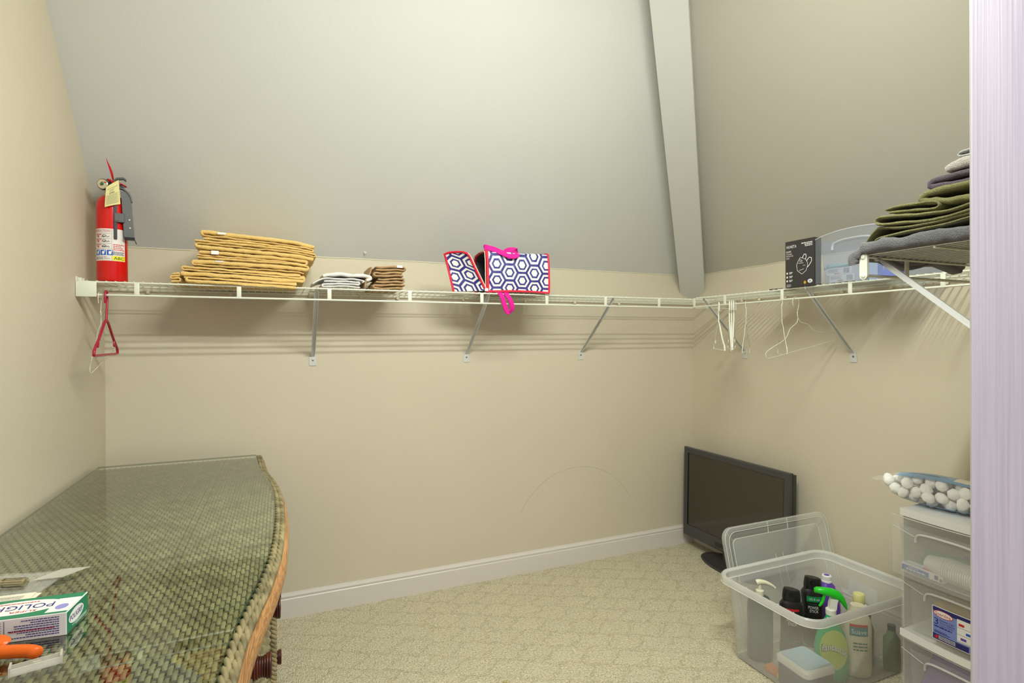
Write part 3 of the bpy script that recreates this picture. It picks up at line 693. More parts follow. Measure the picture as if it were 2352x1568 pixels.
m = MB(); m.tube([(-.027, -.012, .342), (-.010, 0, .338)], .006, 10); m.build('gauge_stem', 'black_plastic', fe, smooth=40)
# red tamper strap
m = MB(); m.tube(spline([(-.012, -.020, .362), (.002, -.024, .356), (.030, -.02, .352), (.048, -.004, .347), (.040, .014, .350), (.010, .018, .358), (-.012, .002, .363)], 6, closed=True), .0022, 6, closed=True); m.build('strap', 'strap_red', fe, smooth=60)
m = MB(); m.tube(spline([(-.006, -.022, .362), (.004, -.025, .350), (.007, -.027, .338), (.002, -.026, .330)], 6), .003, 6); m.build('strap', 'strap_red', fe, smooth=60)
m = MB(); m.loft([[(x-w, y, z), (x+w, y, z), (x+w*.9, y+.002, z), (x-w*.9, y+.002, z)] for x, z, w, y in ((.005, .362, .0025, -.022), (.001, .380, .0042, -.034), (-.006, .400, .0034, -.046), (-.013, .416, .0016, -.054), (-.016, .427, .0006, -.058))]); m.build('strap_tail', 'strap_red', fe, smooth=60)
# paper tag
tq = [Vector((-.0180, -.0625, .325)), Vector((.0225, -.056, .357)), Vector((.0275, -.056, .273)), Vector((-.0225, -.0650, .255))]
def tagmap(u, v):       # u, v in 0..1 from lower left
    a = tq[3].lerp(tq[2], u); b = tq[0].lerp(tq[1], u); p = a.lerp(b, v); return p+Vector((0, -.004*math.sin(u*math.pi), 0))
m = MB(); n = 8; g = [tagmap(i/n, j/n) for j in range(n+1) for i in range(n+1)]
fs = [(j*(n+1)+i, j*(n+1)+i+1, (j+1)*(n+1)+i+1, (j+1)*(n+1)+i) for j in range(n) for i in range(n)]
m.add(g, fs); m.add([p+Vector((0, .0006, 0)) for p in g], fs); tg = m.build('paper_tag', 'tag_paper', fe, smooth=80)
tm = lambda u, v: tagmap(u, v)+Vector((0, -.0006, 0))
print_lines(tm, [(.12, .9, .80, .022), (.3, .62, .73, .02), (.28, .6, .68, .02), (.3, .58, .63, .02)]+[(.08, .92-.1*(k % 2), .50-.045*k, .018) for k in range(10)], 'ink_grey', tg); print_lines(tm, [(.28, .64, .575, .03)], 'ink', tg)
# grey wall-mount bracket strapped to the body
b0 = MB(); PLx = lambda z: .0385+(.262-z)*.055
def pl(z, w0, w1, y): return [(PLx(z)+w0, y, z), (PLx(z)+w1, y, z), (PLx(z)+w1, y+.003, z), (PLx(z)+w0, y+.003, z)]
b0.loft([pl(.320, -.006, .022, -.050), pl(.280, -.006, .0265, -.050), pl(.155, -.006, .0285, -.050)]); 
br = b0.build('wall_bracket', 'bracket_grey', fe)
m = MB(); m.loft([[(PLx(z)-.006, -.0505, z), (PLx(z)-.003, -.0505, z), (PLx(z)-.003, -.030, z), (PLx(z)-.006, -.030, z)] for z in (.320, .158)]); m.build('flange', 'bracket_grey', br)
m = MB(); m.loft([[(x, -.054, z), (x, -.028, z), (x+.0045, -.028, z+.003), (x+.0045, -.054, z+.003)] for x, z in ((.020, .330), (.036, .327), (.050, .316), (.059, .302), (.063, .284))]); m.build('hook', 'bracket_grey', br, smooth=40)
m = MB(); m.box((.0055, -.0565, .148), (.0165, -.0535, .265), bev=.001); m.build('buckle_strip', 'black_plastic', br)
m = MB(); m.box((.006, -.060, .208), (.040, -.0525, .240), bev=.002); m.box((.009, -.062, .213), (.022, -.058, .235), bev=.001); m.build('buckle', 'bracket_grey', br)
for z in (.221, .1925):
    m = MB(); m.lathe([(.0026, 0), (.0026, .0012)], 14); m.build('screw_hole', 'label_white', br, (PLx(z)+.0155, -.0503, z), (R(90), 0, 0))
m = MB(); m.loft([pl(.158, -.006, .0285, -.062), pl(.151, -.006, .0285, -.060), pl(.149, -.004, .028, -.046)]); m.tube([(PLx(.15)+.028, -.055, .150), (PLx(.15)+.034, -.055, .136)], .0018, 6); m.build('foot', 'black_plastic', br)

# ------------------------------------------------------------------ folded towels
def ribbon(path, t, a0, a1, na=9, hem=1.25, wob=.0012, seed=0, axis='y', warp=None):
    """a folded sheet: path is the edge-on line of the fold, swept along the other axis"""
    P = [Vector(q[:2]) for q in path]; TF = [q[2] if len(q) > 2 else 1 for q in path]; acc = [0]; QT = []
    for p, q in zip(P, P[1:]): acc.append(acc[-1]+(q-p).length)
    n = max(6, int(acc[-1]/.0048)); Q = []; j = 0
    for k in range(n+1):
        s = acc[-1]*k/n
        while j < len(acc)-2 and acc[j+1] < s: j += 1
        Q.append(P[j].lerp(P[j+1], (s-acc[j])/max(1e-9, acc[j+1]-acc[j]))); QT.append(TF[j]+(TF[j+1]-TF[j])*(s-acc[j])/max(1e-9, acc[j+1]-acc[j]))
    nr_ = []
    for i in range(n+1):
        d = Q[min(n, i+1)]-Q[max(0, i-1)]; d = d.normalized() if d.length else Vector((1, 0)); nr_.append(Vector((-d.y, d.x)))
    rings = []
    for j in range(na+1):
        offs = (0, .0022, .0060); k = (.42, .84, hem)[j] if j < 3 else 1
        a = a0+math.copysign(offs[j], a1-a0) if j < 3 else a0+(a1-a0)*(.05+.95*(j-3)/(na-3))
        ring = []; lo = []; hi = []
        for i in range(n+1):
            nz = mnoise.noise(Vector((Q[i].x*26+seed, a*22, Q[i].y*40)))*wob*2.6+mnoise.noise(Vector((Q[i].x*90+seed, a*60, Q[i].y*90)))*wob*.8
            tt = t*.5*k*QT[i]*(1+.26*mnoise.noise(Vector((i*.24, seed*3.1, a*60))))
            endk = .75 if i in (0, n) else 1
            sh = mnoise.noise(Vector((i*.05, seed+5, 0)))*.005 if j < 3 else 0
            for lst, sg in ((lo, -1), (hi, 1)):
                p = Q[i]+nr_[i]*(sg*tt*endk+nz*.4)
                v = Vector((p.x, a+sh, p.y)) if axis == 'y' else Vector((a+sh, p.x, p.y))
                if warp: v = warp(v)
                lst.append(v)
        rings.append(lo+hi[::-1])
    m = MB(); L_ = len(rings[0]); nn = n+1
    m.loft(rings, True, False, False)
    for base in (0, na*L_):
        for i in range(n): m.f.append((base+i, base+i+1, base+L_-2-i, base+L_-1-i)); m.m.append(0)
    return m
def serp(x0, x1, z0, gap, n, start='L', base=lambda x: 0, jit=.01, seed=0, tf=None):
    rnd = random.Random(seed); pts = []; d = 1 if start == 'L' else -1; tf = tf or [1]*n
    zk = [z0+gap*(tf[0]-1)*.5]
    for k in range(1, n): zk.append(zk[-1]+gap*(tf[k-1]+tf[k])*.5)
    for k in range(n):
        z = zk[k]; a = (x0 if d > 0 else x1)+(rnd.uniform(0, jit)*d); b = (x1 if d > 0 else x0)-(rnd.uniform(0, jit)*d)
        for i in range(15):
            x = a+(b-a)*i/14; pts.append((x, z+base(x), tf[k]))
        if k < n-1:
            for q in (1, 2, 3):
                an = -math.pi/2+math.pi*q/4; hg = zk[k+1]-z; pts.append((b+d*hg*.5*math.cos(an), z+hg*.5+hg*.5*math.sin(an)+base(b), tf[k]+(tf[k+1]-tf[k])*q/4))
        d = -d
    return pts
def put_towel(mb, material, label, cat, group, name='folded_towel', care=None):
    xs = [v[0] for v in mb.v]; ys = [v[1] for v in mb.v]; zs = [v[2] for v in mb.v]
    o = ((min(xs)+max(xs))/2, (min(ys)+max(ys))/2, min(zs)); mb.v = [(a-o[0], b-o[1], c-o[2]) for a, b, c in mb.v]
    if not care: return tag(mb.build(name, material, None, o, smooth=50), label, cat, group)
    t = thing(name, label, cat, o, 0, group); mb.build('cloth', material, t, smooth=50)
    for (x0, x1, y, z0, z1) in care:
        c = MB(); c.box((x0-o[0], y-.0015-o[1], z0-o[2]), (x1-o[0], y-o[1], z1-o[2])); c.build('care_label', 'paper_white', t, rot=(R(-3), 0, 0))
    return t
towel('towel_yellow', (238, 200, 124)); towel('towel_white', (252, 250, 240)); towel('towel_brown', (188, 154, 110))
towel('towel_green', (126, 124, 80)); towel('towel_grey', (112, 112, 114)); towel('towel_plum', (92, 82, 92)); towel('towel_lilac', (182, 174, 168)); towel('towel_pale', (186, 186, 182))
ZT = ZS+.0062
gY = 'yellow towels stacked on the back shelf'
ords = ['bottom towel', 'second towel from the bottom', 'third towel from the bottom', 'fourth towel from the bottom', 'second towel from the top', 'top towel']
spec = [(.300, .664, 2, 'R'), (.286, .684, 3, 'L'), (.332, .696, 3, 'R'), (.340, .700, 2, 'L'), (.334, .724, 3, 'R'), (.356, .722, 3, 'L')]
zc = ZT+.005
for i, (x0, x1, n_, stt) in enumerate(spec):
    gap = .0116
    base = (lambda i: lambda x: (.352-x)*(.005+.011*i) + (-.006*max(0, (x-.60)/.1)**2 if i > 1 else 0))(i)
    pth = serp(x0, x1, zc, gap, n_, stt, base, .016, 40+i, ([1.25, .75], [1.5, .62, .88], [.62, 1.55, .83], [.7, 1.3], [1.45, .68, .87], [.9, .66, 1.44])[i])
    drp = (lambda i: lambda v: Vector((v.x, v.y, v.z-(max(0, (-.304-v.y)/.02)*.016*max(0, (v.x-.33)/.35) if i < 2 else 0))))(i)
    mb = ribbon(pth, .0088, -.322+.004*(i % 2), -.05, 10, 1.08, .0022, i*7.3, warp=drp)
    care = {5: [(.405, .430, -.3265, zc+.006, zc+.0125)], 3: [(.385, .408, -.3265, zc-.006, zc+.0065)], 2: [(.398, .422, -.3255, zc+.004, zc+.008)]}.get(i)
    put_towel(mb, 'towel_yellow', 'golden yellow bath towel, %s of the yellow stack' % ords[i], 'towel', gY, care=care)
    zc += gap*n_+.0004
# small yellow cloths tucked at the left foot of the stack
mb = ribbon(serp(.262, .286, ZT+.004, .0085, 4, 'L', lambda x: (x-.26)*.12, .004, 3), .0065, -.312, -.10, 6, 1.2, .003, 51)
put_towel(mb, 'towel_yellow', 'rumpled yellow washcloth squeezed against the left foot of the yellow stack', 'washcloth', gY, 'washcloth')
# white cloths
gW = 'white cloths on the back shelf'
mb = ribbon(serp(.738, .900, ZT+.0045, .0095, 3, 'R', lambda x: .0015*math.sin(x*40), .02, 5), .0066, -.308, -.10, 8, 1.08, .002, 60)
put_towel(mb, 'towel_white', 'folded white washcloth at the bottom of the white pile', 'washcloth', gW, 'washcloth')
pth = [(.716, ZT+.012), (.722, ZT+.020), (.745, ZT+.0305), (.775, ZT+.034), (.83, ZT+.0345), (.87, ZT+.0355), (.895, ZT+.033), (.905, ZT+.028), (.897, ZT+.024)]
pth = [(q.x, q.y) for q in spline([(a, b, 0) for a, b in pth], 6)]
mb = ribbon(pth, .006, -.300, -.09, 8, 1.1, .003, 61)
put_towel(mb, 'towel_white', 'cream washcloth draped in the middle of the white pile', 'washcloth', gW, 'washcloth')
pth = [(.752, ZT+.043), (.772, ZT+.050), (.82, ZT+.051), (.86, ZT+.0505), (.90, ZT+.051), (.922, ZT+.047), (.930, ZT+.040), (.922, ZT+.034), (.912, ZT+.033)]
pth = [(q.x, q.y) for q in spline([(a, b, 0) for a, b in pth], 6)]
mb = ribbon(pth, .0125, -.304, -.08, 8, 1.02, .003, 62)
put_towel(mb, 'towel_white', 'fluffy white washcloth laid over the top of the white pile', 'washcloth', gW, 'washcloth')
# brown cloths
gB = 'brown cloths on the back shelf'; zc = ZT+.004
for i, nm in enumerate(('bottom', 'second from the bottom', 'second from the top', 'top')):
    mb = ribbon(serp(.938+.006*(i % 2), 1.062-.004*(i % 3), zc, .0078*1.48, 2, 'RL'[i % 2], lambda x: .002*math.sin((x-1)*50), .012, 70+i), .0084, -.312+.003*(i % 2), -.10, 8, 1.08, .002, 70+i)
    care = [(1.028, 1.050, -.3135, zc+.004, zc+.013)] if i == 3 else None
    put_towel(mb, 'towel_brown', 'folded brown washcloth, %s of the brown pile' % nm, 'washcloth', gB, 'washcloth', care); zc += .0078*3+.0004
# loose brown corner hanging between the piles
mb = ribbon([(.906, ZT+.006), (.912, ZT+.03), (.925, ZT+.06), (.931, ZT+.085)], .007, -.300, -.14, 6, 1.1, .004, 80)
put_towel(mb, 'towel_brown', 'brown cloth stood on edge between the white and brown piles', 'washcloth', gB, 'washcloth')

# towels on the shelf by the door (folds seen from their left end)
ZF = 1.3555+.0062
gG = 'green towels on the shelf by the door'
def sp2(c, per=6): return [(q.x, q.y) for q in spline([(a, b, 0) for a, b in c], per)]
# big soft grey towel underneath, its far edge drooping over the rail
pth = sp2([(-1.86, ZF+.0145), (-1.78, ZF+.0145), (-1.68, ZF+.015), (-1.60, ZF+.015), (-1.570, ZF+.012), (-1.556, ZF+.001), (-1.556, ZF-.014)])
def gw(v):
    if v.y > -1.575: return Vector((v.x, v.y, v.z+.010*math.sin(v.x*26)-.004))
    return v
mb = ribbon(pth, .028, 1.905, 2.34, 12, 1.0, .005, 90, axis='x', warp=gw)
put_towel(mb, 'towel_grey', 'thick charcoal grey towel at the bottom of the stack by the door', 'towel', 'towels on the shelf by the door')
pth = sp2([(-1.575, ZF+.024), (-1.585, ZF+.040), (-1.602, ZF+.058), (-1.615, ZF+.060), (-1.66, ZF+.052), (-1.70, ZF+.049), (-1.76, ZF+.052), (-1.85, ZF+.064)])
p2 = sp2([(-1.85, ZF+.056), (-1.77, ZF+.044), (-1.70, ZF+.0405), (-1.64, ZF+.038), (-1.607, ZF+.036), (-1.598, ZF+.031)])
mb = ribbon(pth, .0052, 1.925, 2.30, 9, 1.35, .0012, 91, axis='x')
mb2 = ribbon(p2, .0052, 1.925, 2.30, 9, 1.35, .0012, 92, axis='x'); k = len(mb.v); mb.add(mb2.v, mb2.f)
put_towel(mb, 'towel_green', 'olive green towel lying directly on the charcoal grey towel', 'towel', gG)
pth = sp2([(-1.85, ZF+.072), (-1.78, ZF+.060), (-1.72, ZF+.055), (-1.66, ZF+.062), (-1.615, ZF+.0665), (-1.604, ZF+.0745), (-1.612, ZF+.083), (-1.64, ZF+.081), (-1.70, ZF+.073), (-1.752, ZF+.069), (-1.79, ZF+.074), (-1.85, ZF+.086)], 7)
mb = ribbon(pth, .0055, 1.922, 2.30, 9, 1.35, .0012, 93, axis='x')
put_towel(mb, 'towel_green', 'olive green bath towel with a long open fold in the middle of the green stack', 'towel', gG)
pth = sp2([(-1.612, ZF+.104), (-1.635, ZF+.107), (-1.67, ZF+.105), (-1.712, ZF+.101), (-1.728, ZF+.094), (-1.722, ZF+.0855), (-1.69, ZF+.088), (-1.65, ZF+.093), (-1.62, ZF+.096)], 7)
mb = ribbon(pth, .0062, 1.945, 2.28, 9, 1.15, .0016, 94, axis='x')
put_towel(mb, 'towel_green', 'small olive green hand towel with a looped fold on the green stack', 'hand towel', gG)
pth = sp2([(-1.85, ZF+.090), (-1.79, ZF+.093), (-1.735, ZF+.098), (-1.700, ZF+.105), (-1.688, ZF+.113), (-1.697, ZF+.121), (-1.715, ZF+.123), (-1.78, ZF+.122), (-1.85, ZF+.123)], 7)
mb = ribbon(pth, .0135, 1.945, 2.27, 9, 1.05, .003, 95, axis='x')
put_towel(mb, 'towel_green', 'thick olive green towel rolled over at the top of the green stack', 'towel', gG)
pth = sp2([(-1.85, ZF+.131), (-1.77, ZF+.131), (-1.725, ZF+.133), (-1.709, ZF+.1395), (-1.722, ZF+.146), (-1.77, ZF+.149), (-1.85, ZF+.150)], 7)
mb = ribbon(pth, .0125, 1.948, 2.25, 9, 1.0, .003, 96, axis='x')
put_towel(mb, 'towel_plum', 'dark plum washcloth lying on top of the green towels', 'washcloth', 'small cloths on the green towels', 'washcloth')
pth = sp2([(-1.738, ZF+.1655), (-1.755, ZF+.171), (-1.79, ZF+.172), (-1.85, ZF+.172)], 7)
mb = ribbon(pth, .021, 1.95, 2.22, 9, 1.0, .004, 97, axis='x')
put_towel(mb, 'towel_lilac', 'pale mauve washcloth between the plum and the light grey cloth', 'washcloth', 'small cloths on the green towels', 'washcloth')
pth = sp2([(-1.85, ZF+.1865), (-1.79, ZF+.186), (-1.767, ZF+.1875), (-1.760, ZF+.192), (-1.767, ZF+.1965), (-1.79, ZF+.198), (-1.85, ZF+.198)], 7)
mb = ribbon(pth, .0055, 1.955, 2.20, 9, 1.1, .002, 98, axis='x')
put_towel(mb, 'towel_pale', 'light grey washcloth at the very top of the stack by the door', 'washcloth', 'small cloths on the green towels', 'washcloth')

# ------------------------------------------------------------------ patterned bag on the back shelf
mat('piping_red', (222, 22, 60), .5); mat('strap_pink', (226, 12, 150), .55, noise=(300, .08)); mat('zip_cream', (226, 206, 186), .6); mat('bag_lining', (72, 74, 76), .35, noise=(18, .12), bump=(22, .5, .02))
bg = thing('lunch_bag', 'navy and white hexagon-print zip bag lying open on the back shelf', 'bag', (1.55, -.215, ZT), R(-3))
BL, BR_, BH = -.137, .150, .180
# outer shell: a soft box lying on its side, open at the left
m = MB(); ys = [-.098, -.096, -.088, .085]
def shell_pt(x, a):
    # a runs round the section (front bottom -> front top -> back top -> back bottom)
    sag = .006*math.sin((x-BL)/(BR_-BL)*math.pi)
    P_ = [(-.098, .004), (-.100, .06), (-.097, .13), (-.088, .172), (-.070, BH-.002), (.0, BH+.002-sag), (.07, BH-.004), (.088, .16), (.088, .004)]
    i = min(len(P_)-2, int(a)); t = a-i; return (x, P_[i][0]+(P_[i+1][0]-P_[i][0])*t+.003*mnoise.noise(Vector((x*20, a*2, 3))), P_[i][1]+(P_[i+1][1]-P_[i][1])*t)
nx, na = 16, 32
for sgn, inset in ((1, 0), (-1, .003)):
    g = []
    for i in range(nx+1):
        x = BL+(BR_-BL)*i/nx
        for j in range(na+1):
            p = shell_pt(x, 8*j/na); 
            if inset: p = (p[0], p[1]*(1-.03), .004+(p[2]-.004)*.975)
            g.append(p)
    m.add(g, [(i*(na+1)+j, i*(na+1)+j+1, (i+1)*(na+1)+j+1, (i+1)*(na+1)+j) for i in range(nx) for j in range(na)], 0 if sgn > 0 else 1)
m.add([(BL, -.098, .003), (BR_, -.098, .003), (BR_, .088, .003), (BL, .088, .003)], [(0, 1, 2, 3)], 1)
m.build('shell', ['hexagon_print', 'bag_lining'], bg, smooth=50)
m = MB(); m.add([shell_pt(BR_, 8*j/na) for j in range(na+1)], [tuple(range(na+1))]); m.build('end_panel', 'hexagon_print', bg)
m = MB(); m.tube([(p[0]-.0, p[1]-.001, p[2]) for p in [shell_pt(BR_, 8*j/na) for j in range(na+1)]], .0046, 6); m.build('piping', 'piping_red', bg, smooth=60)
m = MB(); m.tube([(p[0]+.004, p[1]-.001, p[2]) for p in [shell_pt(BL, 8*j/na) for j in range(na+1)]], .0060, 6, flat=1.0); m.build('piping', 'piping_red', bg, smooth=60)
m = MB(); m.tube([(p[0]-.005, p[1]*.98, p[2]) for p in [shell_pt(BL, 8*j/na) for j in range(na+1)]], .0022, 5); m.build('zip', 'zip_cream', bg, smooth=60)
m = MB(); m.tube([(BL, -.100, .003)]+[(BL+(BR_-BL)*k/12, -.1005, .003+.004*math.sin(k/12*math.pi)) for k in range(13)], .0048, 6); m.build('piping', 'piping_red', bg, smooth=60)
# end flap swung open to the left
fl = MB(); HB = Vector((BL-.004, -.098, .006)); n = 10; g = []
def flap(u, v):      # u from the hinge edge (0) leftwards, v up
    top = Vector((BL-.088, -.108, .166)); bl = Vector((BL-.132, -.050, .004)); tl_ = Vector((BL-.172, -.055, .166))
    a = HB.lerp(bl, u); b = top.lerp(tl_, u); p = a.lerp(b, v); return p+Vector((0, .010*math.sin(u*math.pi)*math.sin(v*math.pi), -.008*(abs(2*u-1)**3 if v > .99 else 0)))
g = [flap(i/n, j/n) for j in range(n+1) for i in range(n+1)]; fs = [(j*(n+1)+i, j*(n+1)+i+1, (j+1)*(n+1)+i+1, (j+1)*(n+1)+i) for j in range(n) for i in range(n)]
fl.add(g, fs, 0); fl.add([p+Vector((.004, .006, 0)) for p in g], fs, 1); fo = fl.build('end_flap', ['hexagon_print', 'bag_lining'], bg, smooth=60)
m = MB(); edge = [flap(0, j/8) for j in range(9)]+[flap(i/8, 1) for i in range(1, 9)]+[flap(1, 1-j/8) for j in range(1, 9)]; m.tube(edge, .0048, 6); m.build('piping', 'piping_red', fo, smooth=60)
m = MB(); m.tube([p+Vector((.006, -.001, 0)) for p in edge[:10]], .0026, 5); m.build('zip', 'zip_cream', fo, smooth=60)
m = MB(); m.box((BL-.010, -.106, .004), (BL+.004, -.100, .016)); m.build('zip_stop', 'paper_white', bg)
def strap(pts, w, name='handle', per=7, across=Vector((0, 1, 0)), t=.0022):
    C = spline(pts, per); mb = MB(); rings = []
    for i, p in enumerate(C):
        d = (C[min(len(C)-1, i+1)]-C[max(0, i-1)]).normalized(); s_ = (across-d*across.dot(d)).normalized(); nn = d.cross(s_)
        rings.append([p+s_*w-nn*t, p+s_*w+nn*t, p-s_*w+nn*t, p-s_*w-nn*t])
    mb.loft(rings); return mb
strap([(-.120, -.03, BH+.001), (-.128, -.045, BH+.017), (-.105, -.06, BH+.012), (-.07, -.085, BH-.006), (-.035, -.098, BH-.022), (-.006, -.094, BH-.018), (.002, -.070, BH+.004), (-.016, -.045, BH+.011), (-.034, -.03, BH+.003)], .016, across=Vector((0, .7, .7))).build('handle', 'strap_pink', bg, smooth=60)
strap([(-.083, -.096, .004), (-.073, -.111, -.020), (-.063, -.114, -.055), (-.052, -.112, -.080), (-.040, -.110, -.083), (-.028, -.112, -.066), (-.036, -.113, -.034), (-.050, -.110, -.012), (-.052, -.094, .005)], .0105, across=Vector((.9, .3, .25))).build('handle', 'strap_pink', bg, smooth=60)

# ------------------------------------------------------------------ right shelf: mask box, clear tray and what is in it
ZRT = ZR+.0065
mat('box_black', (54, 50, 50), .45, noise=(30, .05)); mat('box_black_side', (60, 52, 60), .45)
mk = thing('mask_box', 'black face-mask box standing upright on the right shelf', 'box', (2.492, -.931, ZRT+.0005))
m = MB(); m.box((0, -.0645, 0), (.040, .0645, .183), bev=.0008); m.build('body', 'box_black', mk)
mf = lambda u, v: (-.0005, -u, v)                    # u to the right as seen, v up
lettering('HUHETA', lambda u, v: mf(u-.0355, v+.160), 'ink_white', mk, .046, .0115); lettering('KN95', lambda u, v: mf(u-.048, v+.141), 'ink_white', mk, .0225, .0075)
for k, w in enumerate(('FOLDABLE', 'PROTECTIVE', 'MASK')): lettering(w, lambda u, v: mf(-.0595+u, v+.1315-.0085*k), 'ink_white', mk, (.026, .032, .015)[k], .0048, center=False)
print_lines(mf, [(.010, .058, .167, .0032), (.024, .058, .161, .003), (.026, .058, .155, .0028)], 'ink_white', mk)
def stroke(pts, w, par, name='line_art', mp=mf, material='ink_white', closed=False):
    mb = MB(); P_ = [Vector((a, b)) for a, b in pts]; k = len(P_)
    for i in range(k if closed else k-1):
        a, b = P_[i], P_[(i+1) % k]; d = (b-a).normalized(); nn = Vector((-d.y, d.x))*w/2; a = a-d*w*.3; b = b+d*w*.3
        mb.add([mp(*(a+nn)), mp(*(b+nn)), mp(*(b-nn)), mp(*(a-nn))], [(0, 1, 2, 3)])
    return mb.build(name, material, par)
stroke([(.004, .112), (.018, .108), (.029, .101), (.036, .090), (.037, .077), (.030, .058), (.012, .046), (-.009, .062), (-.012, .085), (-.004, .100)], .0016, mk, closed=True)
for pts in ([(-.004, .090), (.018, .090)], [(.0, .061), (.020, .066)], [(-.0, .106), (.014, .099), (.010, .095), (-.003, .101)]): stroke(pts, .0014, mk)
stroke([(.014, .110), (.022, .123), (.030, .121), (.031, .112), (.028, .102)], .0026, mk); stroke([(.033, .096), (.044, .108), (.054, .105), (.054, .092), (.044, .078), (.033, .068)], .0026, mk)
lettering('KN95', lambda u, v: mf(u+.022, v+.0795), 'ink_white', mk, .011, .003)
for k in range(3):
    ellipse(mf, -.0555, .055-.0155*k, .0036, .0042, 'ink_white', mk, 'icon', 14); print_lines(mf, [(-.046, -.030, .0575-.0155*k, .0026), (-.046, -.034, .053-.0155*k, .0024)], 'ink_white', mk)
mat('seal_gold', (200, 156, 40), .4); ellipse(mf, .025, .0125, .0055, .006, 'seal_gold', mk, 'gold_seal', 18); ellipse(mf, .0475, .0165, .0105, .0075, 'ink_white', mk, 'oval_badge', 20)
print_lines(lambda u, v: (-.0008,)+mf(u, v)[1:], [(.041, .054, .0185, .0016), (.042, .053, .0150, .0026)], 'ink', mk); stroke(rrect(-.058, -.038, .001, .010, .004, 3), .0008, mk, closed=True); lettering('BLACK', lambda u, v: mf(u-.048, v+.0055), 'ink_white', mk, .014, .0038)
# thin grey sheet behind the box
mat('dark_grey_plastic', (86, 84, 84), .4)
m = MB(); oo = rrect(-.05, .05, -.05, .05, .02, 5); m.prism(oo, lambda a, b: (a, b, 0), lambda a, b: (a, b, .0022))
tag(m.build('plastic_sheet', 'dark_grey_plastic', None, (2.565, -.800, ZRT+.0005), (R(-1), R(0), R(20))), 'thin dark grey plastic sheet lying on the shelf left of the mask box', 'sheet')
# clear plastic drawer standing on the shelf
film('clear_drawer', (212, 216, 226), .10, .15, tint=(247, 249, 253)); film('drawer_lip', (236, 238, 244), .38, .2)
cdw = thing('storage_tray', 'clear plastic pull-out tray of medicine boxes standing beside the mask box', 'tray', (2.495, -1.16, ZRT+.0008))
def tray(mb, x0, x1, y0, y1, z0, z1, r=.012, t=.0022, flare=.008):
    o0 = rrect(x0+flare, x1-flare, y0+flare, y1-flare, r); o1 = rrect(x0, x1, y0, y1, r); i1 = rrect(x0+t, x1-t, y0+t, y1-t, max(.002, r-t)); i0 = rrect(x0+flare+t, x1-flare-t, y0+flare+t, y1-flare-t, max(.002, r-t))
    mb.loft([[(a, b, z0) for a, b in o0], [(a, b, z1) for a, b in o1], [(a, b, z1) for a, b in i1], [(a, b, z0+t) for a, b in i0]]); return mb
m = MB(); tray(m, .012, .270, -.155, .152, 0, .158); m.build('tray', 'clear_drawer', cdw, smooth=40)
m = MB(); n = 14; fr_ = lambda u, v: (-.004-.010*(1-(u/.16)**2), -u, v)
g = [fr_(-.158+.316*i/n, z) for z in (.0, .17) for i in range(n+1)]; g = [(x, y, z+(.018*(1-(abs(y)/.16)**2.2) if z > .1 else 0)) for x, y, z in g]
g2 = [(x+.003, y, z) for x, y, z in g]
m.add(g+g2, [(i, i+1, n+2+i, n+1+i) for i in range(n)]+[(2*(n+1)+i, 2*(n+1)+n+1+i, 2*(n+1)+n+2+i, 2*(n+1)+i+1) for i in range(n)]+[(n+1+i, n+2+i, 3*(n+1)+i+1, 3*(n+1)+i) for i in range(n)]); m.build('front_panel', 'clear_drawer', cdw, smooth=50)
m = MB(); m.tube([fr_(-.158+.316*i/n, .170+.018*(1-(abs(-.158+.316*i/n)/.16)**2.2)) for i in range(n+1)], .0022, 6); m.build('top_edge', 'drawer_lip', cdw, smooth=50)
hp = [fr_(u, v) for u, v in ((-.080, .118), (-.078, .134), (-.066, .144), (-.03, .150), (.03, .150), (.066, .144), (.078, .134), (.080, .118))]
m = MB(); m.tube([(p[0]-.004, p[1], p[2]) for p in spline(hp, 5)], .0038, 8, flat=1.6); m.build('handle', 'drawer_lip', cdw, smooth=50)
# medicine boxes etc. inside the drawer
def carton(label, cat, loc, size, material, rotz=0, group=None, name='medicine_box', base=None):
    t = thing(name, label, cat, loc, rotz, group); mb = MB(); mb.box((-size[0]/2, -size[1]/2, 0), (size[0]/2, size[1]/2, size[2]), bev=.0006); mb.build('body', material, t); return t
mat('mint', (178, 214, 204), .5); mat('teal', (38, 128, 138), .5); mat('cream_card', (232, 228, 212), .7); mat('pouch_blue', (30, 82, 214), .3); mat('sky_card', (196, 210, 232), .6)
for k, (yy, zz, w) in enumerate(((-1.080, .0035, 'lower'), (-1.068, .0305, 'upper'))):
    t = carton('%s of the two small white medicine boxes in the clear tray' % w, 'box', (2.572, yy, ZRT+.001+zz), (.085, .100, .0265), 'cream_card', 0, 'medicine boxes in the clear tray')
    q = lambda u, v: (-.0431, -u, v)
    print_lines(q, [(-.044, .000, .021, .0022), (-.044, -.004, .0165, .002), (-.044, .000, .012, .002)], 'ink_grey', t); print_lines(q, [(-.016, .006, .0055, .003)], 'ink_red', t)
    mb = MB()
    for i in range(11): mb.add([q(.020+.0021*i, .004), q(.020+.0021*i+random.choice((.0006, .0012)), .004), q(.020+.0021*i+.0009, .023), q(.020+.0021*i, .023)], [(0, 1, 2, 3)])
    mb.build('barcode', 'ink', t)
tb = thing('cream_tube', 'white and mint squeeze tube lying on the small medicine boxes', 'tube', (2.558, -1.045, ZRT+.0585), R(0))
m = MB(); m.loft([[(rx*math.cos(a), y, .0105+rz*math.sin(a)) for a in [2*math.pi*k/16 for k in range(16)]] for y, rx, rz in ((.040, .010, .0095), (.034, .0125, .0105), (-.01, .015, .0085), (-.05, .017, .0045), (-.066, .0175, .0012))]); m.build('body', 'mint', tb, smooth=50)
m = MB(); m.tube([(0, .038, .0105), (0, .054, .0105)], .0102, 16); m.build('cap', 'paper_white', tb, smooth=40)
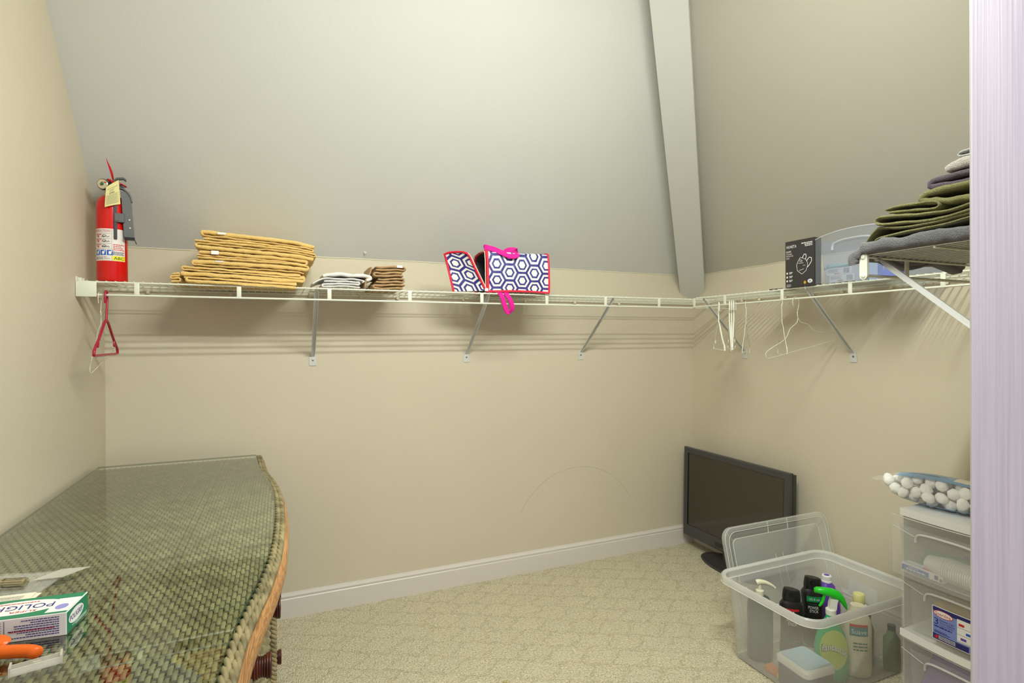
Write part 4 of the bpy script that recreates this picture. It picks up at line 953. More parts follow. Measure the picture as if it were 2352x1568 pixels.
t = carton('upright teal and white carton at the back of the clear tray', 'box', (2.625, -1.150, ZRT+.004), (.045, .070, .125), 'sky_card', 0, None, 'carton')
m = MB(); m.box((-.0228, .016, .0), (-.0222, .0352, .1245)); m.build('teal_band', 'teal', t)
m = MB(); m.box((-.0228, -.035, .0), (-.0222, -.016, .07)); m.build('blue_band', 'ink_blue', t)
m = MB(); g = []; n = 10
for j in range(n+1):
    for i in range(n+1):
        u, v = i/n*2-1, j/n*2-1; h = .012*(1-u**4)*(1-v**4)+.002*mnoise.noise(Vector((u*3, v*3, 7))); g.append((.03*v, .042*u, h))
m.add(g+[(a, b, -.002) for a, b, c in g], [(j*(n+1)+i, j*(n+1)+i+1, (j+1)*(n+1)+i+1, (j+1)*(n+1)+i) for j in range(n) for i in range(n)]); k0 = (n+1)**2; m.f += [tuple(k0+q for q in reversed(fc)) for fc in m.f]; m.m = [0]*len(m.f)
tag(m.build('tissue_pouch', 'pouch_blue', None, (2.545, -1.255, ZRT+.024), (0, R(-38), 0), smooth=60), 'bright blue pouch in the clear tray seen under the grey towel', 'pouch')

# ------------------------------------------------------------------ hangers
mat('hanger_red', (168, 22, 56), .3); mat('hanger_white', (238, 238, 224), .35); mat('wire_white', (226, 222, 204), .4); mat('wire_grey', (150, 142, 116), .45)
def plastic_hanger(material, label, loc, rotz, half=.20, h=.105, drop=.20, r=.0042, tilt=0, group=None):
    t = thing('plastic_hanger', label, 'hanger', loc, 0, group, rot=(0, tilt, rotz))
    rr = .0042+r+.0005
    hook = [(-.014*1, 0, -.028), (-.0145, 0, -.008), (-.010, 0, rr), (0, 0, rr+.004), (.010, 0, rr), (.0125, 0, -.012), (.006, 0, -.05), (0, 0, -.085)]
    m = MB(); m.tube(spline(hook, 6), r*.82, 8); m.build('hook', material, t, smooth=60)
    body = [(0, 0, -.083), (.03, 0, -.095), (half*.62, 0, -drop+.052), (half-.010, 0, -drop+.022), (half, 0, -drop+.006), (half-.012, 0, -drop), (0, 0, -drop), (-half+.012, 0, -drop), (-half, 0, -drop+.006), (-half+.010, 0, -drop+.022), (-half*.62, 0, -drop+.052), (-.03, 0, -.095)]
    m = MB(); m.tube(spline(body, 5, closed=True), r, 8, closed=True); m.build('frame', material, t, smooth=60)
    for sx in (-1, 1):
        m = MB(); x = sx*half*.68; z = -drop+.046; m.tube(spline([(x, 0, z), (x-sx*.004, 0, z-.014), (x+sx*.004, 0, z-.020), (x+sx*.012, 0, z-.014)], 4), r*.6, 6); m.build('strap_hook', material, t, smooth=60)
    return t
def wire_hanger(material, label, loc, rotz, half=.20, drop=.225, r=.00115, tilt=0, group=None):
    t = thing('wire_hanger', label, 'hanger', loc, 0, group, rot=(0, tilt, rotz)); rr = .0036+r
    hook = [(-.016, 0, -.024), (-.017, 0, -.008), (-.010, 0, rr), (0, 0, rr+.003), (.012, 0, rr-.002), (.018, 0, -.014), (.010, 0, -.036), (.002, 0, -.052), (0, 0, -.072)]
    m = MB(); m.tube(spline(hook, 6), r, 6); m.build('hook', material, t, smooth=60)
    m = MB(); m.tube([(.0018*math.cos(a*2.2), .0018*math.sin(a*2.2), -.054-.026*a/12) for a in range(13)], r, 6); m.build('twist', material, t, smooth=60)
    body = [(0, 0, -.08), (.012, 0, -.096), (.050, 0, -.112), (.072, 0, -.136), (.100, 0, -.152), (half-.012, 0, -drop+.030), (half, 0, -drop+.012), (half-.006, 0, -drop+.002), (half-.03, 0, -drop), (0, 0, -drop), (-half+.03, 0, -drop), (-half+.006, 0, -drop+.002), (-half, 0, -drop+.012), (-half+.012, 0, -drop+.030), (-.100, 0, -.152), (-.072, 0, -.136), (-.050, 0, -.112), (-.012, 0, -.096)]
    m = MB(); m.tube(spline(body, 5, closed=True), r, 6, closed=True); m.build('frame', material, t, smooth=60)
    return t
RB = ZS-.0416
plastic_hanger('hanger_red', 'dark red plastic hanger at the left end of the back shelf', (.080, -.31, RB), R(92), .152, drop=.195, tilt=0)
wire_hanger('wire_white', 'white wire hanger hanging behind the red one at the left wall', (.062, -.31, RB), R(91), .165, .22, tilt=R(-14))
RR = ZR-.0416; gH = 'white plastic hangers in the corner'
plastic_hanger('hanger_white', 'leftmost white plastic hanger in the corner, turned to show its loop', (2.505, -.487, RR), R(53.5), .185, drop=.21, r=.0036, group=gH)
for k, (y, rz, w) in enumerate(((-.553, 47.5, 'left'), (-.566, 45.0, 'middle'), (-.579, 43.0, 'right'))):
    plastic_hanger('hanger_white', '%s of the three white plastic hangers bunched edge-on in the corner' % w, (2.505, y, RR), R(rz), .185, drop=.205+.006*(k == 1), r=.0036, group=gH)
wire_hanger('wire_white', 'thin wire hanger hanging edge-on just right of the white plastic ones', (2.505, -.650, RR), R(39), .185, .225)
wire_hanger('wire_white', 'narrow edge-on wire hanger under the upright of the right shelf', (2.505, -.838, RR), R(46), .185, .225)
wire_hanger('wire_white', 'crooked wire hanger hanging broadside under the mask box', (2.505, -.902, RR), R(0), .20, .205, tilt=R(-10.5))

# ------------------------------------------------------------------ television in the corner
mat('tv_bezel', (66, 66, 66), .32, .5); mat('tv_screen', (62, 56, 46), .10, .6); mat('tv_back', (58, 58, 50), .5); mat('tv_gloss', (18, 18, 18), .12); mat('dusty_black', (58, 55, 56), .45, noise=(45, .3))
tv = thing('television', 'black flat-screen television standing on the carpet in the back corner', 'television', (2.70, -.385, 0))
TY0, TY1, TZ0, TZ1 = -.343, .345, .070, .556        # local y, z (local -x faces the room)
def tvx(z): return -.025+.010*(z-TZ0)/(TZ1-TZ0)
m = MB()
def ringf(y0, y1, z0, z1, x): return [(x+tvx(z), y, z) for y, z in ((y0, z0), (y1, z0), (y1, z1), (y0, z1))]
m.loft([ringf(TY0+.030, TY1-.030, TZ0+.060, TZ1-.030, -.002), ringf(TY0+.030, TY1-.030, TZ0+.060, TZ1-.030, -.006), ringf(TY0+.006, TY1-.006, TZ0+.006, TZ1-.005, -.008), ringf(TY0, TY1, TZ0, TZ1, -.004), ringf(TY0, TY1, TZ0, TZ1, .010)], cap0=False); m.build('bezel', 'tv_bezel', tv)
m = MB(); m.loft([ringf(TY0+.029, TY1-.029, TZ0+.059, TZ1-.029, -.0015), ringf(TY0+.029, TY1-.029, TZ0+.059, TZ1-.029, .004)]); m.build('screen', 'tv_screen', tv)
for a, b in ((TY0+.0295, TY0+.0335), (TY1-.0345, TY1-.0295)):
    m = MB(); m.loft([ringf(a, b, TZ0+.060, TZ1-.030, -.0052), ringf(a, b, TZ0+.060, TZ1-.030, -.001)]); m.build('screen_gasket', 'tv_gloss', tv)
m = MB(); m.loft([ringf(TY0+.002, TY1-.002, TZ0+.002, TZ1-.002, .010), ringf(TY0+.002, TY1-.002, TZ0+.002, TZ1-.002, .018)]); m.build('side_trim', 'tv_gloss', tv)
m = MB(); m.loft([ringf(TY0+.004, TY1-.004, TZ0+.01, TZ1-.012, .018), ringf(TY0+.004, TY1-.004, TZ0+.01, TZ1-.012, .040), ringf(TY0+.02, TY1-.02, TZ0+.03, TZ1-.03, .058), ringf(TY0+.06, TY1-.06, TZ0+.06, TZ1-.07, .066)]); m.build('back_shell', 'tv_back', tv)
print_lines(lambda u, v: (tvx(TZ0+.03)-.0098, u, v), [(-.09, .10, TZ0+.018+.006*k, .002) for k in range(4)], 'tv_gloss', tv, 'speaker_grille')
m = MB(); m.box((-.012, -.07, .012), (.03, .07, .09), bev=.004); m.build('neck', 'tv_bezel', tv)
m = MB(); m.lathe([(.205, 0), (.208, .005), (.200, .011), (.12, .015), (.001, .017)], 40, sx=.50); m.build('base', 'dusty_black', tv, (-.002, .0, .0), smooth=40)

# ------------------------------------------------------------------ storage bin, its lid and what is in it
film('bin_plastic', (228, 228, 222), .25, .28); film('bin_rim', (236, 236, 232), .46, .25); film('bin_lid', (222, 226, 220), .42, .22); film('bin_edge', (244, 244, 236), .75, .25)
BX0, BX1, BY0, BY1, BZ = 2.075, 2.640, -1.312, -.905, .300
bn = thing('storage_bin', 'large clear plastic storage bin of bottles standing on the carpet', 'storage bin', ((BX0+BX1)/2, (BY0+BY1)/2, 0))
hx, hy = (BX1-BX0)/2, (BY1-BY0)/2
def rr_(dx, r): return rrect(-hx+dx, hx-dx, -hy+dx, hy-dx, r, 6)
m = MB(); lay = [(.050, .030, .0), (.044, .034, .006), (.036, .040, .10), (.026, .045, .22), (.019, .050, .268)]
outer = [[(a, b, z) for a, b in rr_(dx, r)] for dx, r, z in lay]; inner = [[(a, b, z+(.003 if k == 0 else 0)) for a, b in rr_(dx+.0022, r-.002)] for k, (dx, r, z) in enumerate(lay)]
m.loft(outer+inner[::-1]); m.build('tub', 'bin_plastic', bn, smooth=35)
m = MB(); m.loft([[(a, b, z) for a, b in rr_(dx, r)] for dx, r, z in ((.019, .050, .268), (.014, .052, .270), (.013, .054, .292), (.003, .060, .297), (.0, .060, .292), (.0, .060, .272), (.002, .060, .272), (.002, .060, .291), (.004, .059, .2955), (.0145, .0535, .2905), (.0155, .0515, .268))], cap0=False, cap1=False); rimo = m.build('rim', 'bin_rim', bn, smooth=35)
for dx, r, z in ((0, .06, .271), (.019, .05, .267)):
    m = MB(); m.tube([(a, b, z) for a, b in rr_(dx, r)], .0013, 5, closed=True); m.build('rim_edge', 'bin_edge', bn, smooth=60)
for (x, y, ax) in ((-hx+.002, hy-.075, 0), (-hx+.002, .06, 0), (-hx+.002, -.07, 0), (-hx+.002, -hy+.075, 0), (-hx+.08, -hy+.002, 1), (hx-.10, hy-.003, 1), (hx-.003, .06, 0), (hx-.003, -.03, 0), (hx-.003, hy-.07, 0)):
    m = MB(); m.box((x-(.0008 if ax else .0), y-(.0 if ax else .0008), .2725), (x+(.0008 if ax else .011), y+(.011 if ax else .0008), .2945)); m.build('rim_rib', 'bin_edge', rimo)
# lid leaning behind the bin
ld = thing('bin_lid', 'clear plastic bin lid leaning upright behind the storage bin', 'lid', (2.482, -.912, .004), 0, rot=(R(-14.0), 0, 0))
LW, LH = .287, .415
def lo(d, r): return rrect(-LW+d, LW-d, d, LH-d, r, 6)
m = MB(); m.loft([[(a, y, b) for a, b in lo(d, r)] for d, r, y in ((0, .045, .0), (.002, .045, -.016), (.010, .042, -.018), (.018, .040, -.017), (.045, .022, -.004), (.049, .020, -.006))], cap0=False, cap1=True); m.build('panel', 'bin_lid', ld, smooth=30)
for d, r, y in ((.0015, .045, -.016), (.018, .040, -.0175), (.047, .021, -.0055)):
    m = MB(); m.tube([(a, y, b) for a, b in lo(d, r)], .0011, 5, closed=True); m.build('moulded_edge', 'bin_edge', ld, smooth=60)
for x in (-.055, .055):
    m = MB(); m.tube([(x, -.018, LH-.004), (x+.004, -.013, LH-.028), (x+.010, -.005, LH-.047)], .0018, 5); m.build('rib', 'bin_edge', ld, smooth=60)
for x0, x1 in ((-.03, -.018), (.01, .022)):
    m = MB(); m.tube([(x0, -.006, LH-.13), (x1, -.006, .06)], .0009, 5); m.build('rib', 'bin_edge', ld, smooth=60)
for sx in (-1, 1):
    m = MB(); m.tube([(sx*(LW-.018), -.0165, LH-.020), (sx*(LW-.048), -.005, LH-.050)], .0012, 5); m.build('rib', 'bin_edge', ld, smooth=60)

BZ0 = .0035
def bottle(label, loc, rotz, sections, material, parts=(), n=28, pw=2.4, name='bottle', rot=None, group=None):
    """sections: (z, half-width, half-depth)"""
    t = thing(name, label, 'bottle', loc, rotz, group, rot=rot); m = MB()
    m.loft([[(math.copysign(abs(math.cos(a))**(2/pw), math.cos(a))*w, math.copysign(abs(math.sin(a))**(2/pw), math.sin(a))*d, z) for a in [2*math.pi*k/n for k in range(n)]] for z, w, d in sections]); m.build('body', material, t, smooth=50)
    return t
mat('bottle_dark', (58, 74, 78), .25); mat('bottle_black', (34, 32, 32), .28); mat('cap_black', (28, 27, 27), .35); mat('bottle_purple', (104, 64, 176), .3); mat('bottle_cream', (226, 216, 188), .35); mat('spray_green', (46, 178, 110), .25); mat('trigger_green', (34, 206, 40), .3); mat('label_lime', (186, 206, 86), .4); mat('spray_white', (236, 236, 226), .35); mat('label_green', (22, 140, 80), .4); mat('pump_cream', (226, 224, 196), .3)
FACE = R(-36)                                       # bottles turned so that their fronts face the doorway
# pump bottle
t = bottle('dark pump bottle with a cream pump head in the left corner of the bin', (2.190, -1.010, BZ0), FACE, [(0, .030, .026), (.006, .040, .032), (.02, .043, .034), (.185, .043, .034), (.205, .040, .032), (.222, .030, .024), (.230, .015, .014)], 'bottle_dark')
m = MB(); m.lathe([(.014, .228), (.014, .246), (.006, .248), (.006, .268)], 16); m.build('pump_collar', 'pump_cream', t, smooth=40)
m = MB(); m.tube(spline([(-.010, 0, .272), (0, 0, .276), (.02, 0, .275), (.040, 0, .267), (.052, 0, .258)], 5), [.0105]*4+[.010, .0095, .009, .0085, .008, .0075, .007, .0066, .0062, .0058, .0054, .0050, .0046, .0042, .0040, .0038, .0036], 10); m.build('pump_head', 'pump_cream', t, smooth=60)
# two body-wash bottles
for k, (lab, loc, col) in enumerate((('black body-wash bottle with a red stripe standing left in the bin', (2.300, -1.050, BZ0), 'ink_red'), ('black body-wash bottle with a green panel standing near the purple bottle', (2.432, -1.032, BZ0+.012), 'label_green'))):
    t = bottle(lab, loc, FACE, [(0, .030, .018), (.006, .037, .022), (.03, .039, .024), (.10, .036, .022), (.14, .036, .022), (.175, .040, .024), (.192, .040, .023), (.202, .034, .020), (.206, .030, .018)], 'bottle_black')
    m = MB(); m.loft([[(math.cos(a)*w, math.sin(a)*d, z+zz*math.cos(a)) for a in [2*math.pi*q/24 for q in range(24)]] for z, w, d, zz in ((.205, .031, .0185, 0), (.225, .031, .0185, 0), (.243, .028, .017, 0), (.247, .026, .0155, -.003), (.248, .010, .006, -.001))]); cp_ = m.build('cap', 'cap_black', t, smooth=40)
    m = MB(); m.lathe([(.008, 0), (.0085, .0012), (.006, .0014)], 16, sx=1.0); m.build('thumb_notch', 'tv_gloss', cp_, (-.006, -.0182, .232), (R(90), 0, 0), smooth=40)
    bf = lambda u, v: (u, -.0246-.0004*k+.0105*(u/.04)**2, v)
    if k: quad(bf, -.026, .026, .164, .184, 'label_green', t, 'green_panel', 8); lettering('22.5-oz', lambda u, v: (u, bf(u, v)[1]-.0005, v+.174), 'ink_white', t, .036, .0075)
    else: quad(bf, -.026, .020, .176, .184, 'ink_red', t, 'red_stripe', 8)
    lettering('POWER', lambda u, v: (u-.004, bf(u-.004, v)[1]-.0006, v+.143), 'ink_white', t, .034, .0105); lettering('STICK', lambda u, v: (u-.002, bf(u-.002, v)[1]-.0006, v+.130), 'ink_white', t, .030, .0105)
    print_lines(lambda u, v: (u, bf(u, v)[1]-.0006, v), [(-.02, .02, .156, .0012), (-.018, .016, .07, .003), (-.018, .01, .062, .003)], 'ink_green', t)
# purple bottle
t = bottle('bright purple bottle with a white screw cap at the back of the bin', (2.540, -1.008, BZ0), R(-32), [(0, .040, .026), (.006, .046, .031), (.09, .048, .032), (.13, .047, .032), (.165, .039, .030), (.185, .031, .028), (.200, .028, .026), (.208, .020, .019), (.214, .017, .017)], 'bottle_purple', pw=2.2)
m = MB(); m.lathe([(.0175, .212), (.0180, .216), (.0175, .219), (.0165, .220), (.0170, .236), (.0150, .239), (.001, .2395)], 24); m.build('cap', 'paper_white', t, smooth=35)
m = MB(); m.lathe([(.010, .2395), (.010, .2400)], 20); m.build('cap_dot', 'bottle_purple', t)
# spray cleaner
sp = bottle('green spray cleaner bottle with a bright green trigger at the front of the bin', (2.316, -1.192, BZ0), R(-33), [(0, .044, .024), (.006, .051, .029), (.03, .053, .031), (.115, .052, .030), (.155, .043, .027), (.188, .027, .021), (.207, .016, .015), (.225, .0145, .0145)], 'spray_green', pw=2.2)
sf = lambda u, v: (u, -.0322+.0105*(u/.05)**2+max(0, (v-.10))*.04, v)
mb = MB(); nn = 24; rg = [[sf(.044*q/6*math.cos(2*math.pi*k/nn), .112+.066*q/6*math.sin(2*math.pi*k/nn)) for k in range(nn)] for q in (.05, 1, 2, 3, 4, 5, 6)]
mb.loft(rg, cap1=False); mb.build('label', 'label_lime', sp, smooth=60)
lettering('fantastik', lambda u, v: (u, sf(u, v+.122)[1]-.0016, v+.122-.018*(u/.04)**2-.20*u), 'ink', sp, .081, .0255)
lettering('fantastik', lambda u, v: (u, sf(u, v+.122)[1]-.0030, v+.1225-.018*(u/.04)**2-.20*u), 'ink_white', sp, .077, .0225)
m = MB(); m.lathe([(.016, .218), (.0165, .235), (.013, .238)], 18); m.build('collar', 'spray_white', sp, smooth=40)
m = MB(); m.loft([[(x-.011, -w, z), (x+.011, -w, z), (x+.011, w, z), (x-.011, w, z)] for x, z, w in ((.004, .236, .010), (.006, .258, .010), (.010, .272, .009))]); m.build('neck', 'spray_white', sp, smooth=40)
m = MB(); m.loft([[(x, w*math.cos(a), z+h*math.sin(a)) for a in [2*math.pi*k/14 for k in range(14)]] for x, z, w, h in ((-.047, .297, .008, .008), (-.044, .297, .0115, .0105), (-.02, .295, .0140, .0125), (.005, .290, .0150, .0155), (.025, .281, .0140, .0170), (.040, .264, .011, .017), (.049, .246, .007, .011))]); m.build('spray_head', 'trigger_green', sp, smooth=50)
m = MB(); m.tube(spline([(-.018, 0, .288), (-.022, 0, .272), (-.026, 0, .258), (-.036, 0, .242)], 5), [.005]*8+[.0045]*5+[.004, .0035, .003], 8); m.build('trigger', 'trigger_green', sp, smooth=60)
m = MB(); m.lathe([(.0085, 0), (.0085, .005), (.003, .0055)], 12); m.build('nozzle', 'trigger_green', sp, (-.046, 0, .296), (0, R(-90), 0), smooth=40)
# lotion bottle
lo_ = bottle('cream lotion bottle lying in the front right of the bin beside the spray cleaner', (2.418, -1.214, BZ0), R(-33), [(0, .034, .022), (.006, .041, .027), (.03, .043, .028), (.16, .043, .028), (.195, .040, .026), (.210, .030, .022), (.214, .024, .020), (.216, .023, .020), (.240, .021, .018)], 'bottle_cream')
lf_ = lambda u, v: (u, -.0286+.010*(u/.043)**2, v)
quad(lf_, -.034, .022, .145, .175, 'teal', lo_, 'brand_panel', 8); quad(lf_, -.034, .022, .175, .184, 'ink_red', lo_, 'red_band', 8)
lettering('Suave', lambda u, v: (u-.006, lf_(u-.006, v)[1]-.0006, v+.160), 'ink_white', lo_, .046, .016)
print_lines(lambda u, v: (u, lf_(u, v)[1]-.0005, v), [(-.024, .02, .12-.011*k, .005) for k in range(3)], 'ink_green', lo_)
# squat bottle with a yellow cap, slim dark bottle, green bottle at the right end
t = bottle('white bottle with a pale yellow cap against the right end of the bin', (2.555, -1.125, BZ0), R(-30), [(0, .026, .022), (.006, .032, .026), (.15, .032, .026), (.172, .028, .023), (.180, .018, .018)], 'spray_white'); m = MB(); mat('cap_yellow', (226, 220, 150), .4); m.lathe([(.019, .179), (.020, .184), (.0195, .212), (.017, .215), (.001, .2155)], 20); m.build('cap', 'cap_yellow', t, smooth=40)
t = bottle('slim dark blue bottle behind the cream lotion bottle', (2.505, -1.190, BZ0), 0, [(0, .016, .016), (.004, .019, .019), (.13, .019, .019), (.15, .012, .012), (.165, .010, .010)], 'bottle_dark'); m = MB(); m.lathe([(.0105, .164), (.011, .166), (.0105, .188), (.001, .189)], 16); m.build('cap', 'cap_black', t, smooth=40)
mat('bottle_sage', (122, 140, 104), .35)
t = bottle('dull green bottle standing at the right front corner of the bin', (2.560, -1.238, BZ0), 0, [(0, .022, .020), (.005, .026, .023), (.105, .026, .023), (.122, .014, .014), (.135, .012, .012)], 'bottle_sage'); m = MB(); m.lathe([(.0125, .134), (.0125, .152), (.001, .153)], 16); m.build('cap', 'bottle_dark', t, smooth=40)
# wipes tub
mat('tub_blue', (176, 206, 220), .4); mat('tub_white', (230, 230, 220), .4); mat('tub_navy', (70, 84, 104), .4)
wt = thing('wipes_tub', 'pale blue and white wipes tub lying flat in the front of the bin', 'tub', (2.190, -1.194, BZ0), R(-4))
m = MB(); m.loft([[(a, b, z) for a, b in rrect(-.060+d, .060-d, -.062+d, .062-d, .016)] for d, z in ((.003, 0), (0, .004), (0, .075))]); m.build('body', 'tub_navy', wt, smooth=40)
m = MB(); m.loft([[(a, b, z) for a, b in rrect(-.064+d, .064-d, -.066+d, .066-d, .018)] for d, z in ((0, .075), (0, .090), (.004, .096), (.010, .0985))]); wl = m.build('lid', 'tub_white', wt, smooth=40)
m = MB(); m.loft([[(a, b, z) for a, b in rrect(-.054+d, .054-d, -.056+d, .056-d, .014)] for d, z in ((0, .0985), (0, .1005), (.003, .1012))]); m.build('lid_panel', 'tub_blue', wl, smooth=40)
# orange box along the bottom, folded dark cloth, papers
mat('orange_card', (222, 122, 30), .5)
t = thing('card_box', 'flat orange cardboard box lying along the bottom of the bin', 'box', (2.168, -1.118, BZ0), R(1)); m = MB(); m.box((-.018, -.085, 0), (.018, .055, .014), bev=.0008); m.build('body', 'orange_card', t); m = MB(); m.box((-.0184, -.02, .001), (.0184, .0, .0143)); m.build('band', 'ink_yellow', t)
m = MB(); m.box((-.0006, -.055, -.032), (.0006, .055, .032)); tag(m.build('paper_slip', 'paper_white', None, (2.6205, -1.095, .197), (R(4), R(-3), 0)), 'white paper slip leaning on the right end inside the bin', 'paper')

# ------------------------------------------------------------------ three-drawer cart and what is in it
film('cart_drawer', (228, 228, 224), .15, .22); film('cart_frame', (232, 230, 226), .62, .3); film('cart_ridge', (240, 240, 236), .52, .25); mat('cart_white', (246, 245, 242), .35)
ct = thing('drawer_cart', 'white three-drawer plastic cart beside the door with clear drawers', 'drawer cart', (2.585, -1.526, 0))
CX, CY = 2.585, -1.526; FX = 2.402-CX; BXc = 2.768-CX; HY = .160
def cbow(y): return -.012*(1-(y/HY)**2)
def bowed(mb, z0, z1, xo, t, hy=HY, n=14, zt=0):
    ysn = [-hy+2*hy*k/n for k in range(n+1)]
    mb.loft([[(xo+cbow(y), y, z0), (xo+cbow(y)+t, y, z0), (xo+cbow(y)+t, y, z1), (xo+cbow(y), y, z1)] for y in ysn]); return mb
m = MB(); ysn = [-HY+2*HY*k/14 for k in range(15)]
m.prism([(BXc, HY), (BXc, -HY)]+[(FX+cbow(y), y) for y in ysn], lambda a, b: (a, b, .611), lambda a, b: (a, b, .622)); m.build('top_panel', 'cart_white', ct)
m = MB(); bowed(m, .600, .6225, FX-.003, .006); m.build('top_lip', 'cart_white', ct)
m = MB(); m.prism([(BXc, HY), (BXc, -HY)]+[(FX+cbow(y)+.001, y) for y in ysn], lambda a, b: (a, b, .226), lambda a, b: (a, b, .238)); m.build('middle_shelf', 'cart_white', ct)
m = MB(); bowed(m, .221, .2425, FX-.005, .007); m.build('middle_lip', 'cart_white', ct)
m = MB(); bowed(m, .028, .046, FX-.003, .007); m.prism([(BXc, HY), (BXc, -HY)]+[(FX+cbow(y)+.001, y) for y in ysn], lambda a, b: (a, b, .030), lambda a, b: (a, b, .040)); m.build('base_panel', 'cart_white', ct)
for sy in (-1, 1):
    for z0, z1 in ((.046, .221), (.2425, .600)):
        m = MB(); m.box((FX+.012, sy*HY-.0025 if sy > 0 else -HY, z0), (BXc, HY if sy > 0 else -HY+.0025, z1)); m.build('side_panel', 'cart_frame', ct)
m = MB(); m.box((BXc-.003, -HY+.003, .046), (BXc, HY-.003, .600)); m.build('back_panel', 'cart_frame', ct)
for sx in (FX+.03, BXc-.03):
    for sy in (-.13, .13):
        m = MB(); m.lathe([(.001, -.011), (.0145, -.0105), (.0155, -.006), (.0155, .006), (.0145, .0105), (.001, .011)], 18); cw = m.build('caster', 'dark_grey_plastic', ct, (sx, sy, .0165), (R(90), 0, 0), smooth=40)
        m = MB(); m.lathe([(.003, 0), (.003, .013)], 8); m.build('caster_stem', 'steel', cw, (0, .0, 0), (R(-90), 0, 0))
def cart_drawer(z0, z1, pull, handle=True):
    xo = FX-pull; mb = MB(); n = 16; hy = .157
    tray(mb, xo+.010, BXc-.03-pull, -.146, .146, z0+.004, z1-.030, .012, .002, .006)
    rows_ = []
    for k in range(n+1):
        y = -hy+2*hy*k/n; rows_.append([(xo+cbow(y), y, z0), (xo+cbow(y)+.0026, y, z0), (xo+cbow(y)+.0026, y, z1), (xo+cbow(y), y, z1)])
    mb.loft(rows_); d = mb.build('drawer', 'cart_drawer', ct, smooth=35)
    e_ = MB(); e_.tube([(xo+cbow(y)+.0013, y, z1) for y in [-hy+2*hy*k/n for k in range(n+1)]], .0020, 6); e_.build('top_edge', 'cart_ridge', d, smooth=60)
    zc_ = z1-.040; hp = [(-.082, zc_-.022), (-.080, zc_-.006), (-.068, zc_+.004), (-.03, zc_+.008), (.03, zc_+.008), (.068, zc_+.004), (.080, zc_-.006), (.082, zc_-.022)]
    h_ = MB(); h_.tube([(xo+cbow(p.x)-.004, p.x, p.y) for p in spline([(a, b, 0) for a, b in hp], 5)], .0032, 8, flat=1.5); h_.build('handle', 'cart_ridge', d, smooth=60)
    for sy in (-1, 1):
        f_ = MB(); f_.tube([(xo+cbow(sy*.155)-.001, sy*.156, z1-.032), (xo+cbow(sy*.09)-.001, sy*.088, z1-.048)], .0014, 5); f_.build('moulded_line', 'cart_ridge', d, smooth=60)
    return d
cart_drawer(.430, .6085, .045); cart_drawer(.246, .426, .002); cart_drawer(.050, .216, .002)
# printed product sticker on the middle drawer
mat('sticker_navy', (34, 30, 108), .5); mat('sticker_blue', (126, 142, 206), .5)
sk = lambda u, v, o=.0: (FX-.0035-.012+.012*((.062+u+.0)/HY)**2*0-o-.0008, CY*0+.062-u, v)      # u runs to the right as seen
def skm(o): return lambda u, v: (FX-.0028+cbow(.062-u)-.0008-o, .062-u, v)
st_ = MB(); n = 10; g0 = [skm(0)(.190*k/n, z) for z in (.263, .362) for k in range(n+1)]; g1 = [(x+.0006, y, z) for x, y, z in g0]
fq = [(k, k+1, n+2+k, n+1+k) for k in range(n)]; st_.add(g0, fq); st_.add(g1, fq); stk = st_.build('sticker', 'paper_white', ct)
quad(skm(.0004), .002, .188, .265, .360, 'sticker_blue', stk, 'sticker_ground', 8); quad(skm(.0006), .002, .188, .3475, .360, 'sticker_navy', stk, 'sticker_band', 8); quad(skm(.0006), .002, .095, .265, .281, 'sticker_navy', stk, 'sticker_band', 6)
ellipse(skm(.0007), .030, .343, .0265, .0105, 'ink_red', stk, 'brand_oval'); ellipse(skm(.0009), .030, .343, .0245, .0088, 'paper_white', stk, 'brand_oval'); lettering('Sterilite', lambda u, v: skm(.0012)(u+.030, v+.3425), 'ink_red', stk, .041, .0095)
lettering('3', lambda u, v: skm(.0008)(u+.0115, v+.3185), 'ink_navy', stk, .012, .019)
for k, w in enumerate(('Drawer Cart', 'Tiroir Chariot', 'Cajon Carro')): lettering(w, lambda u, v: skm(.0008)(u+.021, v+.325-.0075*k), 'ink_navy', stk, (.037, .039, .035)[k], .0058, center=False)
print_lines(skm(.0008), [(.006, .052, .3035, .0038), (.006, .040, .290, .0022), (.006, .048, .2865, .0022)], 'ink_navy', stk)
for k in range(3): print_lines(skm(.0009), [(.018, .062, .2775-.004*k, .0018)], 'ink_white', stk)
quad(skm(.0008), .006, .016, .2685, .2785, 'ink_red', stk, 'flag'); quad(skm(.001), .006, .011, .2735, .2785, 'ink_navy', stk, 'flag_corner'); quad(skm(.0007), .066, .125, .285, .350, 'paper_white', stk, 'cart_picture', 6)
for k, (c_, u0, v0) in enumerate((('ink_red', .070, .332), ('ink_blue', .088, .312), ('bottle_purple', .075, .293))):
    quad(skm(.001), u0, u0+.014, v0, v0+.007, c_, stk, 'cart_picture'); quad(skm(.001), .067, .124, v0-.0055, v0-.0045, 'ink_grey', stk, 'cart_picture', 6)
mb = MB()
for i in range(14): q_ = skm(.0008); u = .100+.0024*i; mb.add([q_(u, .266), q_(u+random.choice((.0008, .0014)), .266), q_(u+.001, .281), q_(u, .281)], [(0, 1, 2, 3)])
mb.build('barcode', 'ink', stk)
